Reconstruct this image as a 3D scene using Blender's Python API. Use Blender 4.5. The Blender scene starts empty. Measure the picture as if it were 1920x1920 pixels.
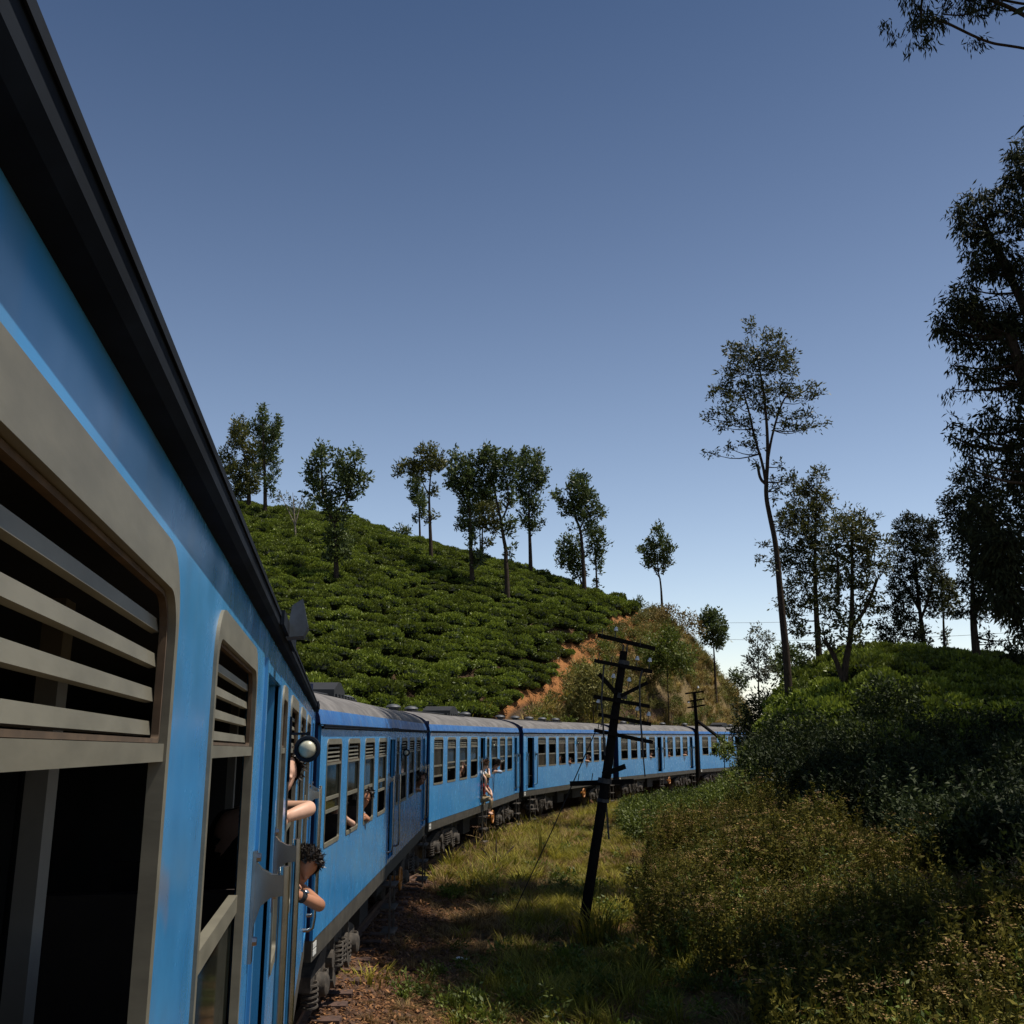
import bpy, bmesh, math, random
import numpy as np
from mathutils import Vector, Matrix

# ------------------------------------------------------------------ camera, sky, sun, exposure
scene = bpy.context.scene
COL = scene.collection
R = math.radians
H = 3.23                        # camera height above rail level
F = 1850.0                      # focal length in pixels of the 1920 px photograph
PITCH = math.atan(420.0 / F)
cam_d = bpy.data.cameras.new('camera')
cam_d.sensor_width = 36.0
cam_d.lens = 36.0 * F / 1920.0
cam_d.clip_start = 0.05
cam_d.clip_end = 6000
cam = bpy.data.objects.new('camera', cam_d)
COL.objects.link(cam)
cam.location = (0, 0, H)
cam.rotation_euler = (math.pi / 2 + PITCH, 0, 0)
scene.camera = cam

SUN_EL, SUN_AZ = R(67), R(0)    # azimuth counted from +X towards +Y
sun_dir = Vector((math.cos(SUN_EL) * math.cos(SUN_AZ), math.cos(SUN_EL) * math.sin(SUN_AZ), math.sin(SUN_EL)))
sun_d = bpy.data.lights.new('sun', 'SUN')
sun_d.energy = 5.0
sun_d.angle = R(0.5)
sun_d.color = (1.0, 0.93, 0.82)
sun = bpy.data.objects.new('sun', sun_d)
COL.objects.link(sun)
sun.rotation_euler = sun_dir.to_track_quat('Z', 'Y').to_euler()

world = bpy.data.worlds.new('World')
scene.world = world
world.use_nodes = True
wn, wl = world.node_tree.nodes, world.node_tree.links
wn.clear()
w_out = wn.new('ShaderNodeOutputWorld')
w_bg = wn.new('ShaderNodeBackground')
w_sky = wn.new('ShaderNodeTexSky')
w_sky.sky_type = 'NISHITA'
w_sky.sun_disc = False
w_sky.sun_elevation = SUN_EL
w_sky.sun_rotation = R(90) - SUN_AZ
w_sky.altitude = 1300
w_sky.air_density = 1.0
w_sky.dust_density = 2.2
w_sky.ozone_density = 1.1
w_bg.inputs['Strength'].default_value = 0.101
# low cumulus bank along the horizon, part of the sky itself
w_tc = wn.new('ShaderNodeTexCoord')
w_sep = wn.new('ShaderNodeSeparateXYZ')
wl.new(w_tc.outputs['Generated'], w_sep.inputs[0])
w_map = wn.new('ShaderNodeMapping')
w_map.inputs['Scale'].default_value = (5.0, 5.0, 16.0)
wl.new(w_tc.outputs['Generated'], w_map.inputs[0])
w_noise = wn.new('ShaderNodeTexNoise')
w_noise.inputs['Scale'].default_value = 1.3
w_noise.inputs['Detail'].default_value = 6
wl.new(w_map.outputs[0], w_noise.inputs['Vector'])
w_h = wn.new('ShaderNodeMapRange')
w_h.inputs['From Min'].default_value = 0.11
w_h.inputs['From Max'].default_value = 0.03
w_h.inputs['To Min'].default_value = -0.45
w_h.inputs['To Max'].default_value = 0.16
wl.new(w_sep.outputs['Z'], w_h.inputs['Value'])
w_add = wn.new('ShaderNodeMath'); w_add.operation = 'ADD'
wl.new(w_noise.outputs['Fac'], w_add.inputs[0]); wl.new(w_h.outputs[0], w_add.inputs[1])
w_cl = wn.new('ShaderNodeMapRange'); w_cl.interpolation_type = 'SMOOTHSTEP'
w_cl.inputs['From Min'].default_value = 0.52
w_cl.inputs['From Max'].default_value = 0.72
w_cl.inputs['To Max'].default_value = 0.6
wl.new(w_add.outputs[0], w_cl.inputs['Value'])
w_mix = wn.new('ShaderNodeMix'); w_mix.data_type = 'RGBA'
wl.new(w_cl.outputs[0], w_mix.inputs['Factor'])
wl.new(w_sky.outputs[0], w_mix.inputs['A'])
w_mix.inputs['B'].default_value = (9.0, 9.3, 10.2, 1)
# the air thins upwards: the same all round
w_el = wn.new('ShaderNodeMapRange')
w_el.inputs['From Min'].default_value = 0.0; w_el.inputs['From Max'].default_value = 0.68
w_el.inputs['To Min'].default_value = 1.0; w_el.inputs['To Max'].default_value = 0.0
wl.new(w_sep.outputs['Z'], w_el.inputs['Value'])
w_pw = wn.new('ShaderNodeMath'); w_pw.operation = 'POWER'; w_pw.inputs[1].default_value = 1.15
wl.new(w_el.outputs[0], w_pw.inputs[0])
w_gr = wn.new('ShaderNodeMix'); w_gr.data_type = 'RGBA'
w_gr.inputs['A'].default_value = (0.42, 0.50, 0.58, 1); w_gr.inputs['B'].default_value = (1.9, 1.66, 1.46, 1)
wl.new(w_pw.outputs[0], w_gr.inputs['Factor'])
w_mul = wn.new('ShaderNodeMix'); w_mul.data_type = 'RGBA'; w_mul.blend_type = 'MULTIPLY'; w_mul.inputs['Factor'].default_value = 1.0
wl.new(w_sky.outputs[0], w_mul.inputs['A']); wl.new(w_gr.outputs['Result'], w_mul.inputs['B'])
wl.new(w_mul.outputs['Result'], w_mix.inputs['A'])
wl.new(w_mix.outputs['Result'], w_bg.inputs['Color'])
wl.new(w_bg.outputs[0], w_out.inputs['Surface'])

scene.view_settings.view_transform = 'Standard'
scene.view_settings.look = 'None'
scene.view_settings.gamma = 1.0
scene.view_settings.exposure = 0.26
scene.view_settings.use_curve_mapping = False
scene.render.engine = 'CYCLES'
scene.cycles.max_bounces = 6
scene.cycles.transparent_max_bounces = 8

# ------------------------------------------------------------------ helpers
CT, ST = math.cos(PITCH), math.sin(PITCH)
def ray(px, py):
    a, b = (px - 960.0) / F, (960.0 - py) / F
    return Vector((a, CT - b * ST, ST + b * CT))
def at(px, py, y):
    """the place in the world at depth y that the photograph shows at a pixel"""
    d = ray(px, py)
    return Vector((d.x / d.y * y, y, H + d.z / d.y * y))
def px_size(px, py, y):
    """metres per photo pixel at that place"""
    d = ray(px, py)
    return (y / d.y) / F
def project(x, y, z):
    zc = z - H
    dep = y * CT + zc * ST
    return 960 + F * x / dep, 960 - F * (zc * CT - y * ST) / dep

def link(o, parent=None):
    COL.objects.link(o)
    if parent is not None:
        o.parent = parent
    return o
def mesh_obj(name, me, m=None, parent=None, smooth=False):
    o = bpy.data.objects.new(name, me)
    if m is not None and not me.materials:
        me.materials.append(m)
    return link(o, parent)
def tag(o, label, cat, group=None):
    o['label'] = label; o['category'] = cat
    if group: o['group'] = group
    return o
def thing(name, label, cat, loc=(0, 0, 0), group=None):
    o = bpy.data.objects.new(name, None)
    o.empty_display_size = 0.2
    COL.objects.link(o)
    o.location = loc
    return tag(o, label, cat, group)

class MB:
    """collects shapes into one mesh"""
    def __init__(s):
        s.v, s.f = [], []
    def add(s, vs, fs):
        n = len(s.v)
        s.v += [tuple(p) for p in vs]
        s.f += [tuple(i + n for i in f) for f in fs]
    def box(s, a, b, M=None):
        x0, y0, z0 = a; x1, y1, z1 = b
        vs = [Vector(p) for p in ((x0,y0,z0),(x1,y0,z0),(x1,y1,z0),(x0,y1,z0),(x0,y0,z1),(x1,y0,z1),(x1,y1,z1),(x0,y1,z1))]
        if M is not None: vs = [M @ p for p in vs]
        s.add(vs, ((0,3,2,1),(4,5,6,7),(0,1,5,4),(1,2,6,5),(2,3,7,6),(3,0,4,7)))
    def bar(s, p, q, w, h, up=Vector((0, 0, 1))):
        p, q = Vector(p), Vector(q)
        d = (q - p); L = d.length; d.normalize()
        sd = d.cross(up)
        if sd.length < 1e-4: sd = d.cross(Vector((1, 0, 0)))
        sd.normalize(); u = sd.cross(d)
        M = Matrix((( d.x, sd.x, u.x, p.x),(d.y, sd.y, u.y, p.y),(d.z, sd.z, u.z, p.z),(0,0,0,1)))
        s.box((0, -w/2, -h/2), (L, w/2, h/2), M)
    def tube(s, pts, rad, n=8, cap=True):
        pts = [Vector(p) for p in pts]
        if not hasattr(rad, '__len__'): rad = [rad] * len(pts)
        base = len(s.v); prev = None
        for i, p in enumerate(pts):
            d = (pts[min(i + 1, len(pts) - 1)] - pts[max(i - 1, 0)])
            if d.length < 1e-9: d = Vector((0, 0, 1))
            d.normalize()
            ref = prev if prev is not None else (Vector((1, 0, 0)) if abs(d.x) < 0.9 else Vector((0, 1, 0)))
            u = (ref - d * ref.dot(d))
            if u.length < 1e-6: u = d.orthogonal()
            u.normalize(); w = d.cross(u); prev = u
            for k in range(n):
                a = 2 * math.pi * k / n
                s.v.append(tuple(p + (u * math.cos(a) + w * math.sin(a)) * rad[i]))
        for i in range(len(pts) - 1):
            for k in range(n):
                a, b = base + i * n + k, base + i * n + (k + 1) % n
                s.f.append((a, b, b + n, a + n))
        if cap:
            s.f.append(tuple(base + k for k in range(n))[::-1])
            s.f.append(tuple(base + (len(pts) - 1) * n + k for k in range(n)))
    def lathe(s, o, axis, prof, n=20):
        """prof: (distance along axis, radius)"""
        axis = Vector(axis).normalized(); u = axis.orthogonal().normalized(); w = axis.cross(u); o = Vector(o)
        base = len(s.v)
        for (t, r) in prof:
            for k in range(n):
                a = 2 * math.pi * k / n
                s.v.append(tuple(o + axis * t + (u * math.cos(a) + w * math.sin(a)) * max(r, 1e-4)))
        for i in range(len(prof) - 1):
            for k in range(n):
                a, b = base + i * n + k, base + i * n + (k + 1) % n
                s.f.append((a, b, b + n, a + n))
        s.f.append(tuple(base + k for k in range(n))[::-1])
        s.f.append(tuple(base + (len(prof) - 1) * n + k for k in range(n)))
    def mesh(s, name, m=None, smooth=None):
        me = bpy.data.meshes.new(name)
        me.from_pydata(s.v, [], s.f)
        if m is not None: me.materials.append(m)
        if smooth:
            me.polygons.foreach_set('use_smooth', [True] * len(me.polygons))
            me.set_sharp_from_angle(angle=R(smooth))
        me.update()
        return me
    def build(s, name, m, parent=None, smooth=None):
        return mesh_obj(name, s.mesh(name, m, smooth), None, parent)

def quads_mesh(name, V, m, cols=None, nv=4):
    """V: (N, nv, 3) array of separate faces; cols: (N, 3) tint per face"""
    N = V.shape[0]
    me = bpy.data.meshes.new(name)
    me.vertices.add(N * nv); me.loops.add(N * nv); me.polygons.add(N)
    me.vertices.foreach_set('co', V.reshape(-1).astype(np.float32))
    me.loops.foreach_set('vertex_index', np.arange(N * nv, dtype=np.int32))
    me.polygons.foreach_set('loop_start', np.arange(0, N * nv, nv, dtype=np.int32))
    me.polygons.foreach_set('loop_total', np.full(N, nv, dtype=np.int32))
    if cols is not None:
        ca = me.color_attributes.new('tint', 'FLOAT_COLOR', 'POINT')
        c4 = np.ones((N, nv, 4), dtype=np.float32); c4[:, :, :3] = cols[:, None, :]
        ca.data.foreach_set('color', c4.reshape(-1))
    me.materials.append(m)
    me.update(calc_edges=True)
    return me

# ------------------------------------------------------------------ materials
def new_mat(name):
    m = bpy.data.materials.new(name); m.use_nodes = True
    nt = m.node_tree
    return m, nt.nodes, nt.links, nt.nodes['Principled BSDF']
def mix_rgb(n, l, fac, a, b):
    x = n.new('ShaderNodeMix'); x.data_type = 'RGBA'
    for key, val in (('Factor', fac), ('A', a), ('B', b)):
        if hasattr(val, 'links'): l.new(val, x.inputs[key])
        elif key == 'Factor': x.inputs[key].default_value = val
        else: x.inputs[key].default_value = (*val, 1)
    return x.outputs['Result']
def noise(n, l, scale, detail=4, rough=0.55, vec=None, stretch=None):
    t = n.new('ShaderNodeTexNoise')
    t.inputs['Scale'].default_value = scale; t.inputs['Detail'].default_value = detail; t.inputs['Roughness'].default_value = rough
    if vec is None:
        tc = n.new('ShaderNodeTexCoord'); vec = tc.outputs['Object']
    if stretch:
        mp = n.new('ShaderNodeMapping'); mp.inputs['Scale'].default_value = stretch
        l.new(vec, mp.inputs[0]); vec = mp.outputs[0]
    l.new(vec, t.inputs['Vector'])
    return t.outputs['Fac']
def ramp(n, l, fac, a, b, lo=0.0, hi=1.0):
    r = n.new('ShaderNodeMapRange'); r.interpolation_type = 'SMOOTHSTEP'
    r.inputs['From Min'].default_value = a; r.inputs['From Max'].default_value = b
    r.inputs['To Min'].default_value = lo; r.inputs['To Max'].default_value = hi
    l.new(fac, r.inputs['Value'])
    return r.outputs[0]
def bump(n, l, p, h, strength=0.3, dist=0.02):
    b = n.new('ShaderNodeBump'); b.inputs['Strength'].default_value = strength; b.inputs['Distance'].default_value = dist
    l.new(h, b.inputs['Height']); l.new(b.outputs[0], p.inputs['Normal'])
def plain(name, c, rough=0.6, metal=0.0, var=0.25, scale=6.0, c2=None, bmp=0.0, spec=0.5, stretch=None):
    m, n, l, p = new_mat(name)
    dark = c2 if c2 else tuple(x * (1 - var) for x in c)
    f = noise(n, l, scale, 5, 0.6, stretch=stretch)
    f2 = ramp(n, l, f, 0.35, 0.68)
    l.new(mix_rgb(n, l, f2, dark, c), p.inputs['Base Color'])
    p.inputs['Roughness'].default_value = rough; p.inputs['Metallic'].default_value = metal
    p.inputs['Specular IOR Level'].default_value = spec
    if bmp: bump(n, l, p, f, bmp)
    return m
def paint(name, c, c2, rough=0.3, rust=True):
    """weathered gloss paint: faded patches, thin scratches, dust streaks, small rust blooms"""
    m, n, l, p = new_mat(name)
    big = ramp(n, l, noise(n, l, 1.1, 4, 0.6), 0.35, 0.7)
    col = mix_rgb(n, l, big, c, c2)
    streak = ramp(n, l, noise(n, l, 2.2, 2, 0.5, stretch=(3.0, 3.0, 0.3)), 0.5, 0.78, 0, 0.3)
    col = mix_rgb(n, l, streak, col, (0.16, 0.19, 0.2))
    scr = ramp(n, l, noise(n, l, 9.0, 2, 0.5, stretch=(1.0, 1.0, 14.0)), 0.70, 0.80, 0, 0.02)
    col = mix_rgb(n, l, scr, col, (0.25, 0.36, 0.45))
    if rust:
        rs = ramp(n, l, noise(n, l, 1.3, 3, 0.5), 0.70, 0.74, 0, 0.55)
        col = mix_rgb(n, l, rs, col, (0.28, 0.17, 0.09))
    l.new(col, p.inputs['Base Color'])
    rr = ramp(n, l, noise(n, l, 5.0, 4, 0.6), 0.3, 0.75, rough * 0.75, rough * 1.5)
    l.new(rr, p.inputs['Roughness'])
    p.inputs['Specular IOR Level'].default_value = 0.5
    bump(n, l, p, noise(n, l, 1.9, 2, 0.5), 0.22, 0.02)
    return m
M = {}
M['blue'] = paint('weathered_blue_paint', (0.036, 0.215, 0.48), (0.056, 0.262, 0.53), 0.21)
M['cove'] = paint('roof_edge_blue_paint', (0.012, 0.082, 0.27), (0.022, 0.125, 0.34), 0.4, False)
M['navy'] = plain('navy_paint', (0.006, 0.017, 0.075), 0.45, 0, 0.4, 4)
M['roof'] = plain('sooty_roof_grey', (0.15, 0.14, 0.135), 0.85, 0, 0.45, 2.5, bmp=0.15)
M['gutter'] = plain('gutter_dark_navy', (0.012, 0.017, 0.026), 0.9, 0, 0.5, 5, spec=0.1)
M['frame'] = plain('aluminium_window_frame', (0.185, 0.172, 0.13), 0.5, 0.15, 0.28, 4, bmp=0.04, stretch=(1, 1, 3))
M['rustline'] = plain('rusty_seal', (0.09, 0.055, 0.03), 0.9, 0, 0.4, 20)
M['sole'] = plain('oily_underframe', (0.060, 0.053, 0.040), 0.7, 0, 0.5, 5)
M['under'] = plain('black_underframe', (0.022, 0.019, 0.016), 0.8, 0, 0.5, 6)
M['bogie'] = plain('dusty_bogie_iron', (0.075, 0.060, 0.045), 0.8, 0, 0.65, 9, bmp=0.2)
M['chrome'] = plain('worn_chrome_rail', (0.42, 0.42, 0.41), 0.22, 1.0, 0.3, 8)
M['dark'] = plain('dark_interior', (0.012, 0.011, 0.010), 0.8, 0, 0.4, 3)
M['post'] = plain('interior_post_paint', (0.22, 0.205, 0.18), 0.6, 0, 0.2, 4)
M['black'] = plain('black_rubber', (0.012, 0.012, 0.013), 0.6)
M['white'] = plain('chipped_white_paint', (0.62, 0.62, 0.58), 0.6, 0, 0.3, 30)
M['orange'] = plain('orange_handwheel_paint', (0.45, 0.17, 0.025), 0.55, 0, 0.4, 12)
M['vent'] = plain('roof_vent_grey', (0.07, 0.075, 0.085), 0.55, 0.2, 0.4, 8)
M['ballast'] = plain('ballast', (0.10, 0.050, 0.028), 0.95, 0, 0.6, 14, bmp=0.8)
M['sleeper'] = plain('weathered_sleeper', (0.085, 0.045, 0.032), 0.9, 0, 0.5, 8, bmp=0.4)
M['rail'] = plain('rusty_rail', (0.13, 0.075, 0.05), 0.6, 0.4, 0.4, 10)
M['polewood'] = plain('creosoted_pole', (0.011, 0.009, 0.008), 0.95, 0, 0.5, 9, bmp=0.4, stretch=(6, 6, 1), spec=0.08)
M['porcelain'] = plain('porcelain_insulator', (0.55, 0.56, 0.58), 0.25, 0, 0.15, 10)
M['iron'] = plain('pole_ironwork', (0.045, 0.042, 0.04), 0.7, 0.3, 0.4, 10)
M['rock'] = plain('pale_granite', (0.36, 0.29, 0.23), 0.9, 0, 0.4, 2.5, bmp=0.6)
M['lens'] = plain('lamp_lens', (0.46, 0.44, 0.33), 0.42, 0.1, 0.3, 14)
M['seat'] = plain('seat_vinyl', (0.03, 0.022, 0.02), 0.6)
M['purple'] = plain('purple_cloth', (0.16, 0.10, 0.26), 0.85)

def glass_mat():
    m, n, l, p = new_mat('dusty_window_glass')
    p.inputs['Base Color'].default_value = (0.030, 0.034, 0.026, 1)
    p.inputs['Roughness'].default_value = 0.06
    p.inputs['IOR'].default_value = 1.6
    p.inputs['Specular IOR Level'].default_value = 0.9
    tr = n.new('ShaderNodeBsdfTransparent'); tr.inputs[0].default_value = (0.5, 0.52, 0.47, 1)
    mx = n.new('ShaderNodeMixShader'); mx.inputs[0].default_value = 0.6
    out = n['Material Output']
    l.new(tr.outputs[0], mx.inputs[1]); l.new(p.outputs[0], mx.inputs[2]); l.new(mx.outputs[0], out.inputs['Surface'])
    f = ramp(n, l, noise(n, l, 4, 4, 0.6), 0.35, 0.75, 0.5, 0.8)
    l.new(f, mx.inputs[0])
    return m
M['glass'] = glass_mat()

def leaf_mat(name, c1, c2, rough=0.5, trans=0.3, inst=False, spec=0.4):
    m, n, l, p = new_mat(name)
    at_ = n.new('ShaderNodeAttribute'); at_.attribute_name = 'tint'
    col = mix_rgb(n, l, 0.5, c1, c2)
    sep = n.new('ShaderNodeSeparateColor'); l.new(at_.outputs['Color'], sep.inputs[0])
    col = mix_rgb(n, l, sep.outputs[0], c1, c2)
    if inst:
        oi = n.new('ShaderNodeObjectInfo')
        v = ramp(n, l, oi.outputs['Random'], 0, 1, 0.65, 1.3)
        h = n.new('ShaderNodeHueSaturation'); l.new(v, h.inputs['Value']); l.new(col, h.inputs['Color'])
        col = h.outputs[0]
    l.new(col, p.inputs['Base Color'])
    p.inputs['Roughness'].default_value = rough; p.inputs['Specular IOR Level'].default_value = spec
    tl = n.new('ShaderNodeBsdfTranslucent'); l.new(col, tl.inputs['Color'])
    mx = n.new('ShaderNodeMixShader'); mx.inputs[0].default_value = trans
    l.new(p.outputs[0], mx.inputs[1]); l.new(tl.outputs[0], mx.inputs[2]); l.new(mx.outputs[0], n['Material Output'].inputs['Surface'])
    return m
M['bark'] = plain('grey_brown_bark', (0.065, 0.048, 0.036), 0.95, 0, 0.5, 7, bmp=0.5, stretch=(3, 3, 0.8), spec=0.1)
M['bark_pale'] = plain('pale_bark', (0.26, 0.21, 0.16), 0.85, 0, 0.4, 7, bmp=0.3)
M['leaf_shade_tree'] = leaf_mat('shade_tree_leaf', (0.018, 0.036, 0.010), (0.11, 0.14, 0.034))
M['leaf_olive'] = leaf_mat('olive_leaf', (0.042, 0.050, 0.010), (0.125, 0.125, 0.024))
M['leaf_tall'] = leaf_mat('tall_tree_leaf', (0.028, 0.038, 0.009), (0.098, 0.098, 0.022))
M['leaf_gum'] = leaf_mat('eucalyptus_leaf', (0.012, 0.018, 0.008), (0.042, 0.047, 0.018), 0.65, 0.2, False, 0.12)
M['leaf_pale'] = leaf_mat('pale_grey_leaf', (0.07, 0.085, 0.055), (0.12, 0.13, 0.09))
M['leaf_tea'] = leaf_mat('tea_leaf', (0.040, 0.066, 0.007), (0.185, 0.225, 0.026), 0.5, 0.25, True, 0.3)
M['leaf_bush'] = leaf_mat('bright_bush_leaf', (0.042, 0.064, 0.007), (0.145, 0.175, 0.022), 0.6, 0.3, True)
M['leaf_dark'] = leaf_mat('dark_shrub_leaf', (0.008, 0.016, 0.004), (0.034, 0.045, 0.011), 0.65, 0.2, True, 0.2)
M['leaf_weed'] = leaf_mat('weed_leaf', (0.048, 0.050, 0.008), (0.145, 0.122, 0.020), 0.75, 0.3, True, 0.15)
M['dry'] = leaf_mat('dry_scrub', (0.14, 0.098, 0.030), (0.36, 0.265, 0.080), 0.8, 0.25, True)
M['scrub'] = leaf_mat('olive_scrub', (0.070, 0.074, 0.016), (0.22, 0.195, 0.045), 0.7, 0.25, True)
M['grass'] = leaf_mat('green_grass', (0.095, 0.10, 0.010), (0.30, 0.25, 0.032), 0.65, 0.35, True, 0.2)
M['straw'] = leaf_mat('straw_grass', (0.10, 0.058, 0.022), (0.27, 0.175, 0.062), 0.75, 0.3, True)
M['bloom'] = leaf_mat('brown_flower_head', (0.12, 0.062, 0.020), (0.30, 0.19, 0.075), 0.9, 0.2, True)
M['pinkbloom'] = plain('pink_petals', (0.5, 0.12, 0.16), 0.7)
# ------------------------------------------------------------------ the railway line
# right-hand face of each carriage: start corner, heading (degrees right of straight ahead)
LC = 13.6
CARS = [(-2.08, 11.0, 0.0), (-2.05, 25.35, 9.8), (0.45, 39.5, 20.3), (5.55, 52.95, 27.0), (12.15, 65.65, 34.0), (20.1, 77.3, 42.0)]
OWN_HEAD = -9.8
def hd(h): return Vector((math.sin(R(h)), math.cos(R(h)), 0))
def lf(h): return Vector((-math.cos(R(h)), math.sin(R(h)), 0))
own_d, own_n = hd(OWN_HEAD), lf(OWN_HEAD)
own_p0 = own_n * 0.24
track = [own_p0 - own_d * 40, own_p0 - own_d * 3, own_p0 + own_d * 4]
for (x, y, h) in CARS:
    track += [Vector((x, y, 0)) + hd(h) * 1.5, Vector((x, y, 0)) + hd(h) * (LC - 1.5)]
track = [p + (lf(0) * 1.45 if i > 2 else own_n * 1.45) for i, p in enumerate(track)]
for i, (x, y, h) in enumerate(CARS):
    for k, s in ((0, 1.5), (1, LC - 1.5)):
        track[3 + 2 * i + k] = Vector((x, y, 0)) + hd(h) * s + lf(h) * 1.45
track += [track[-1] + hd(52) * 25, track[-1] + hd(52) * 25 + hd(60) * 60]
def smooth_line(pts, n=3):
    for _ in range(n):
        q = [pts[0]]
        for a, b in zip(pts[:-1], pts[1:]):
            q += [a * 0.75 + b * 0.25, a * 0.25 + b * 0.75]
        q.append(pts[-1]); pts = q
    return pts
track = smooth_line(track)
TR = np.array([(p.x, p.y) for p in track])
def track_dist(x, y):
    """signed distance from the track's centre line, + to its right"""
    x = np.asarray(x, float); y = np.asarray(y, float)
    best = np.full(x.shape, 1e9); sg = np.ones(x.shape)
    for (ax, ay), (bx, by) in zip(TR[:-1], TR[1:]):
        dx, dy = bx - ax, by - ay; L2 = dx * dx + dy * dy
        t = np.clip(((x - ax) * dx + (y - ay) * dy) / L2, 0, 1)
        ex, ey = x - (ax + t * dx), y - (ay + t * dy)
        d = np.hypot(ex, ey)
        s = np.where(dy * ex - dx * ey >= 0, 1.0, -1.0)
        m = d < best
        best = np.where(m, d, best); sg = np.where(m, s, sg)
    return best * sg

# ------------------------------------------------------------------ terrain
rs = np.random.RandomState(4)
_w = [(rs.uniform(-1, 1, 2), rs.uniform(0, 6.28)) for _ in range(40)]
def fbm(x, y, scale, octv=4):
    z = 0; a = 1.0; k = 0
    for o in range(octv):
        for j in range(4):
            (dx, dy), ph = _w[(k) % 40]; k += 1
            n = math.hypot(dx, dy) + 1e-6
            z = z + a * np.sin((x * dx + y * dy) / n * scale + ph + 1.7 * np.sin(y * scale * 0.37 + ph * 2 + x * 0.21 * scale))
        scale *= 2.03; a *= 0.5
    return z / 5.0
def sstep(a, b, x):
    t = np.clip((x - a) / (b - a), 0, 1); return t * t * (3 - 2 * t)
SK_PX = [-900, 300, 455, 540, 640, 690, 740, 790, 850, 900, 960, 1000, 1050, 1100, 1150, 1200, 1240, 1280, 1310, 1340, 1370, 1395, 1412, 1440]
SK_PY = [ 900, 925, 958, 970, 982, 998, 1012, 1022, 1039, 1050, 1067, 1079, 1095, 1118, 1129, 1146, 1156, 1180, 1215, 1255, 1295, 1325, 1352, 1385]
FT_PX = [-900, 500, 650, 800, 960, 1100, 1240, 1310, 1380, 1440]
FT_R  = [  24,  27,  30,  37,  42.5, 52, 63.5, 71, 83, 92]
CR_PX = [-900, 500, 700, 900, 1100, 1240, 1300, 1400, 1440]
CR_R  = [  80,  86,  82,  80,  78, 82, 90, 103, 110]
RK_PX = [1395, 1440, 1480, 1540, 1580, 1630, 1700, 1780, 1850, 1920, 2200, 2800]
RK_PY = [1372, 1345, 1325, 1292, 1272, 1250, 1252, 1260, 1271, 1279, 1285, 1300]
TT = np.linspace(0.02, 1, 60)
def prof_g(t): return 1.16 * t - 0.16 * t ** 6
def _hill_scale():
    """crest heights that make the hill's outline meet the skyline"""
    out = []
    for px in SK_PX:
        py = np.interp(px, SK_PX, SK_PY); r0 = np.interp(px, FT_PX, FT_R); r1 = np.interp(px, CR_PX, CR_R)
        d = ray(px, py); k = d.z / d.y
        yy = r0 + (r1 - r0) * TT
        g = prof_g(TT)
        zc = np.min(((H + k * yy) + 0.3) / g - 0.0)      # first contact of the profile with the sight line
        out.append(zc - 0.3 if zc > 0 else 0.0)
    return out
SK_Z = _hill_scale()
def base_z(x, y):
    t = track_dist(x, y) - 1.45
    z = -0.40 + 0.225 * sstep(2.2, 0.8, np.abs(t + 1.45)) + 1.15 * sstep(3.5, 10.5, t)
    z = z + 0.07 * fbm(x, y, 0.8) * sstep(1.0, 3.0, np.abs(t + 1.45))
    z = z + 0.25 * sstep(2.5, 4.5, t) * sstep(24, 31, y)
    return z
def ground_z(x, y):
    x = np.asarray(x, float); y = np.asarray(y, float)
    b = base_z(x, y)
    yy = np.maximum(y, 1.0)
    px = 960 + F / CT * x / yy
    px = np.where(y < 1.0, np.where(x < 0, -900, 2800), px)
    pc = np.clip(px, -900, 2800)
    # left: the tea hill and the dry knoll
    r0 = np.interp(pc, FT_PX, FT_R); r1 = np.interp(pc, CR_PX, CR_R); zc = np.interp(pc, SK_PX, SK_Z)
    dist = np.where(px < -900, np.hypot(x, y), yy)
    t = (dist - r0) / (r1 - r0)
    g = np.where(t < 1, prof_g(np.clip(t, 0, 1)), 1 - 0.55 * sstep(1.0, 2.6, t))
    hl = (zc + 0.3) * g + 0.35 * fbm(x, y, 0.16) * sstep(0.1, 0.3, t) * (1 - sstep(0.75, 0.95, t))
    hl = hl * (1 - sstep(1400, 1440, pc)) * (t > 0) * sstep(-25, 5, y)
    # right: the tea bank
    rz_py = np.interp(pc, RK_PX, RK_PY)
    rc = np.interp(pc, [1395, 1480, 1600, 2000, 2800], [47, 46, 46, 44, 38])
    kz = np.array([ray(960, p).z / ray(960, p).y for p in (1200, 1400)])
    k = np.interp(rz_py, (1200, 1400), kz)
    zr = H + k * rc + 0.3
    tr_ = (yy - 22.0) / (rc - 22.0)
    gr = np.where(tr_ < 1, sstep(0, 1.12, tr_) ** 0.9 / (sstep(0, 1.12, np.array(1.0)) ** 0.9), 1 - sstep(1.0, 1.55, tr_))
    wr = sstep(1330, 1520, pc) * sstep(2.0, 9.0, track_dist(x, y))
    hr = np.maximum(zr - 1.0, 0) * gr * (tr_ > 0) * wr * (y > 1)
    return b + np.maximum(hl, 0) + hr
def gz(x, y): return float(ground_z(np.array([x]), np.array([y]))[0])

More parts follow.
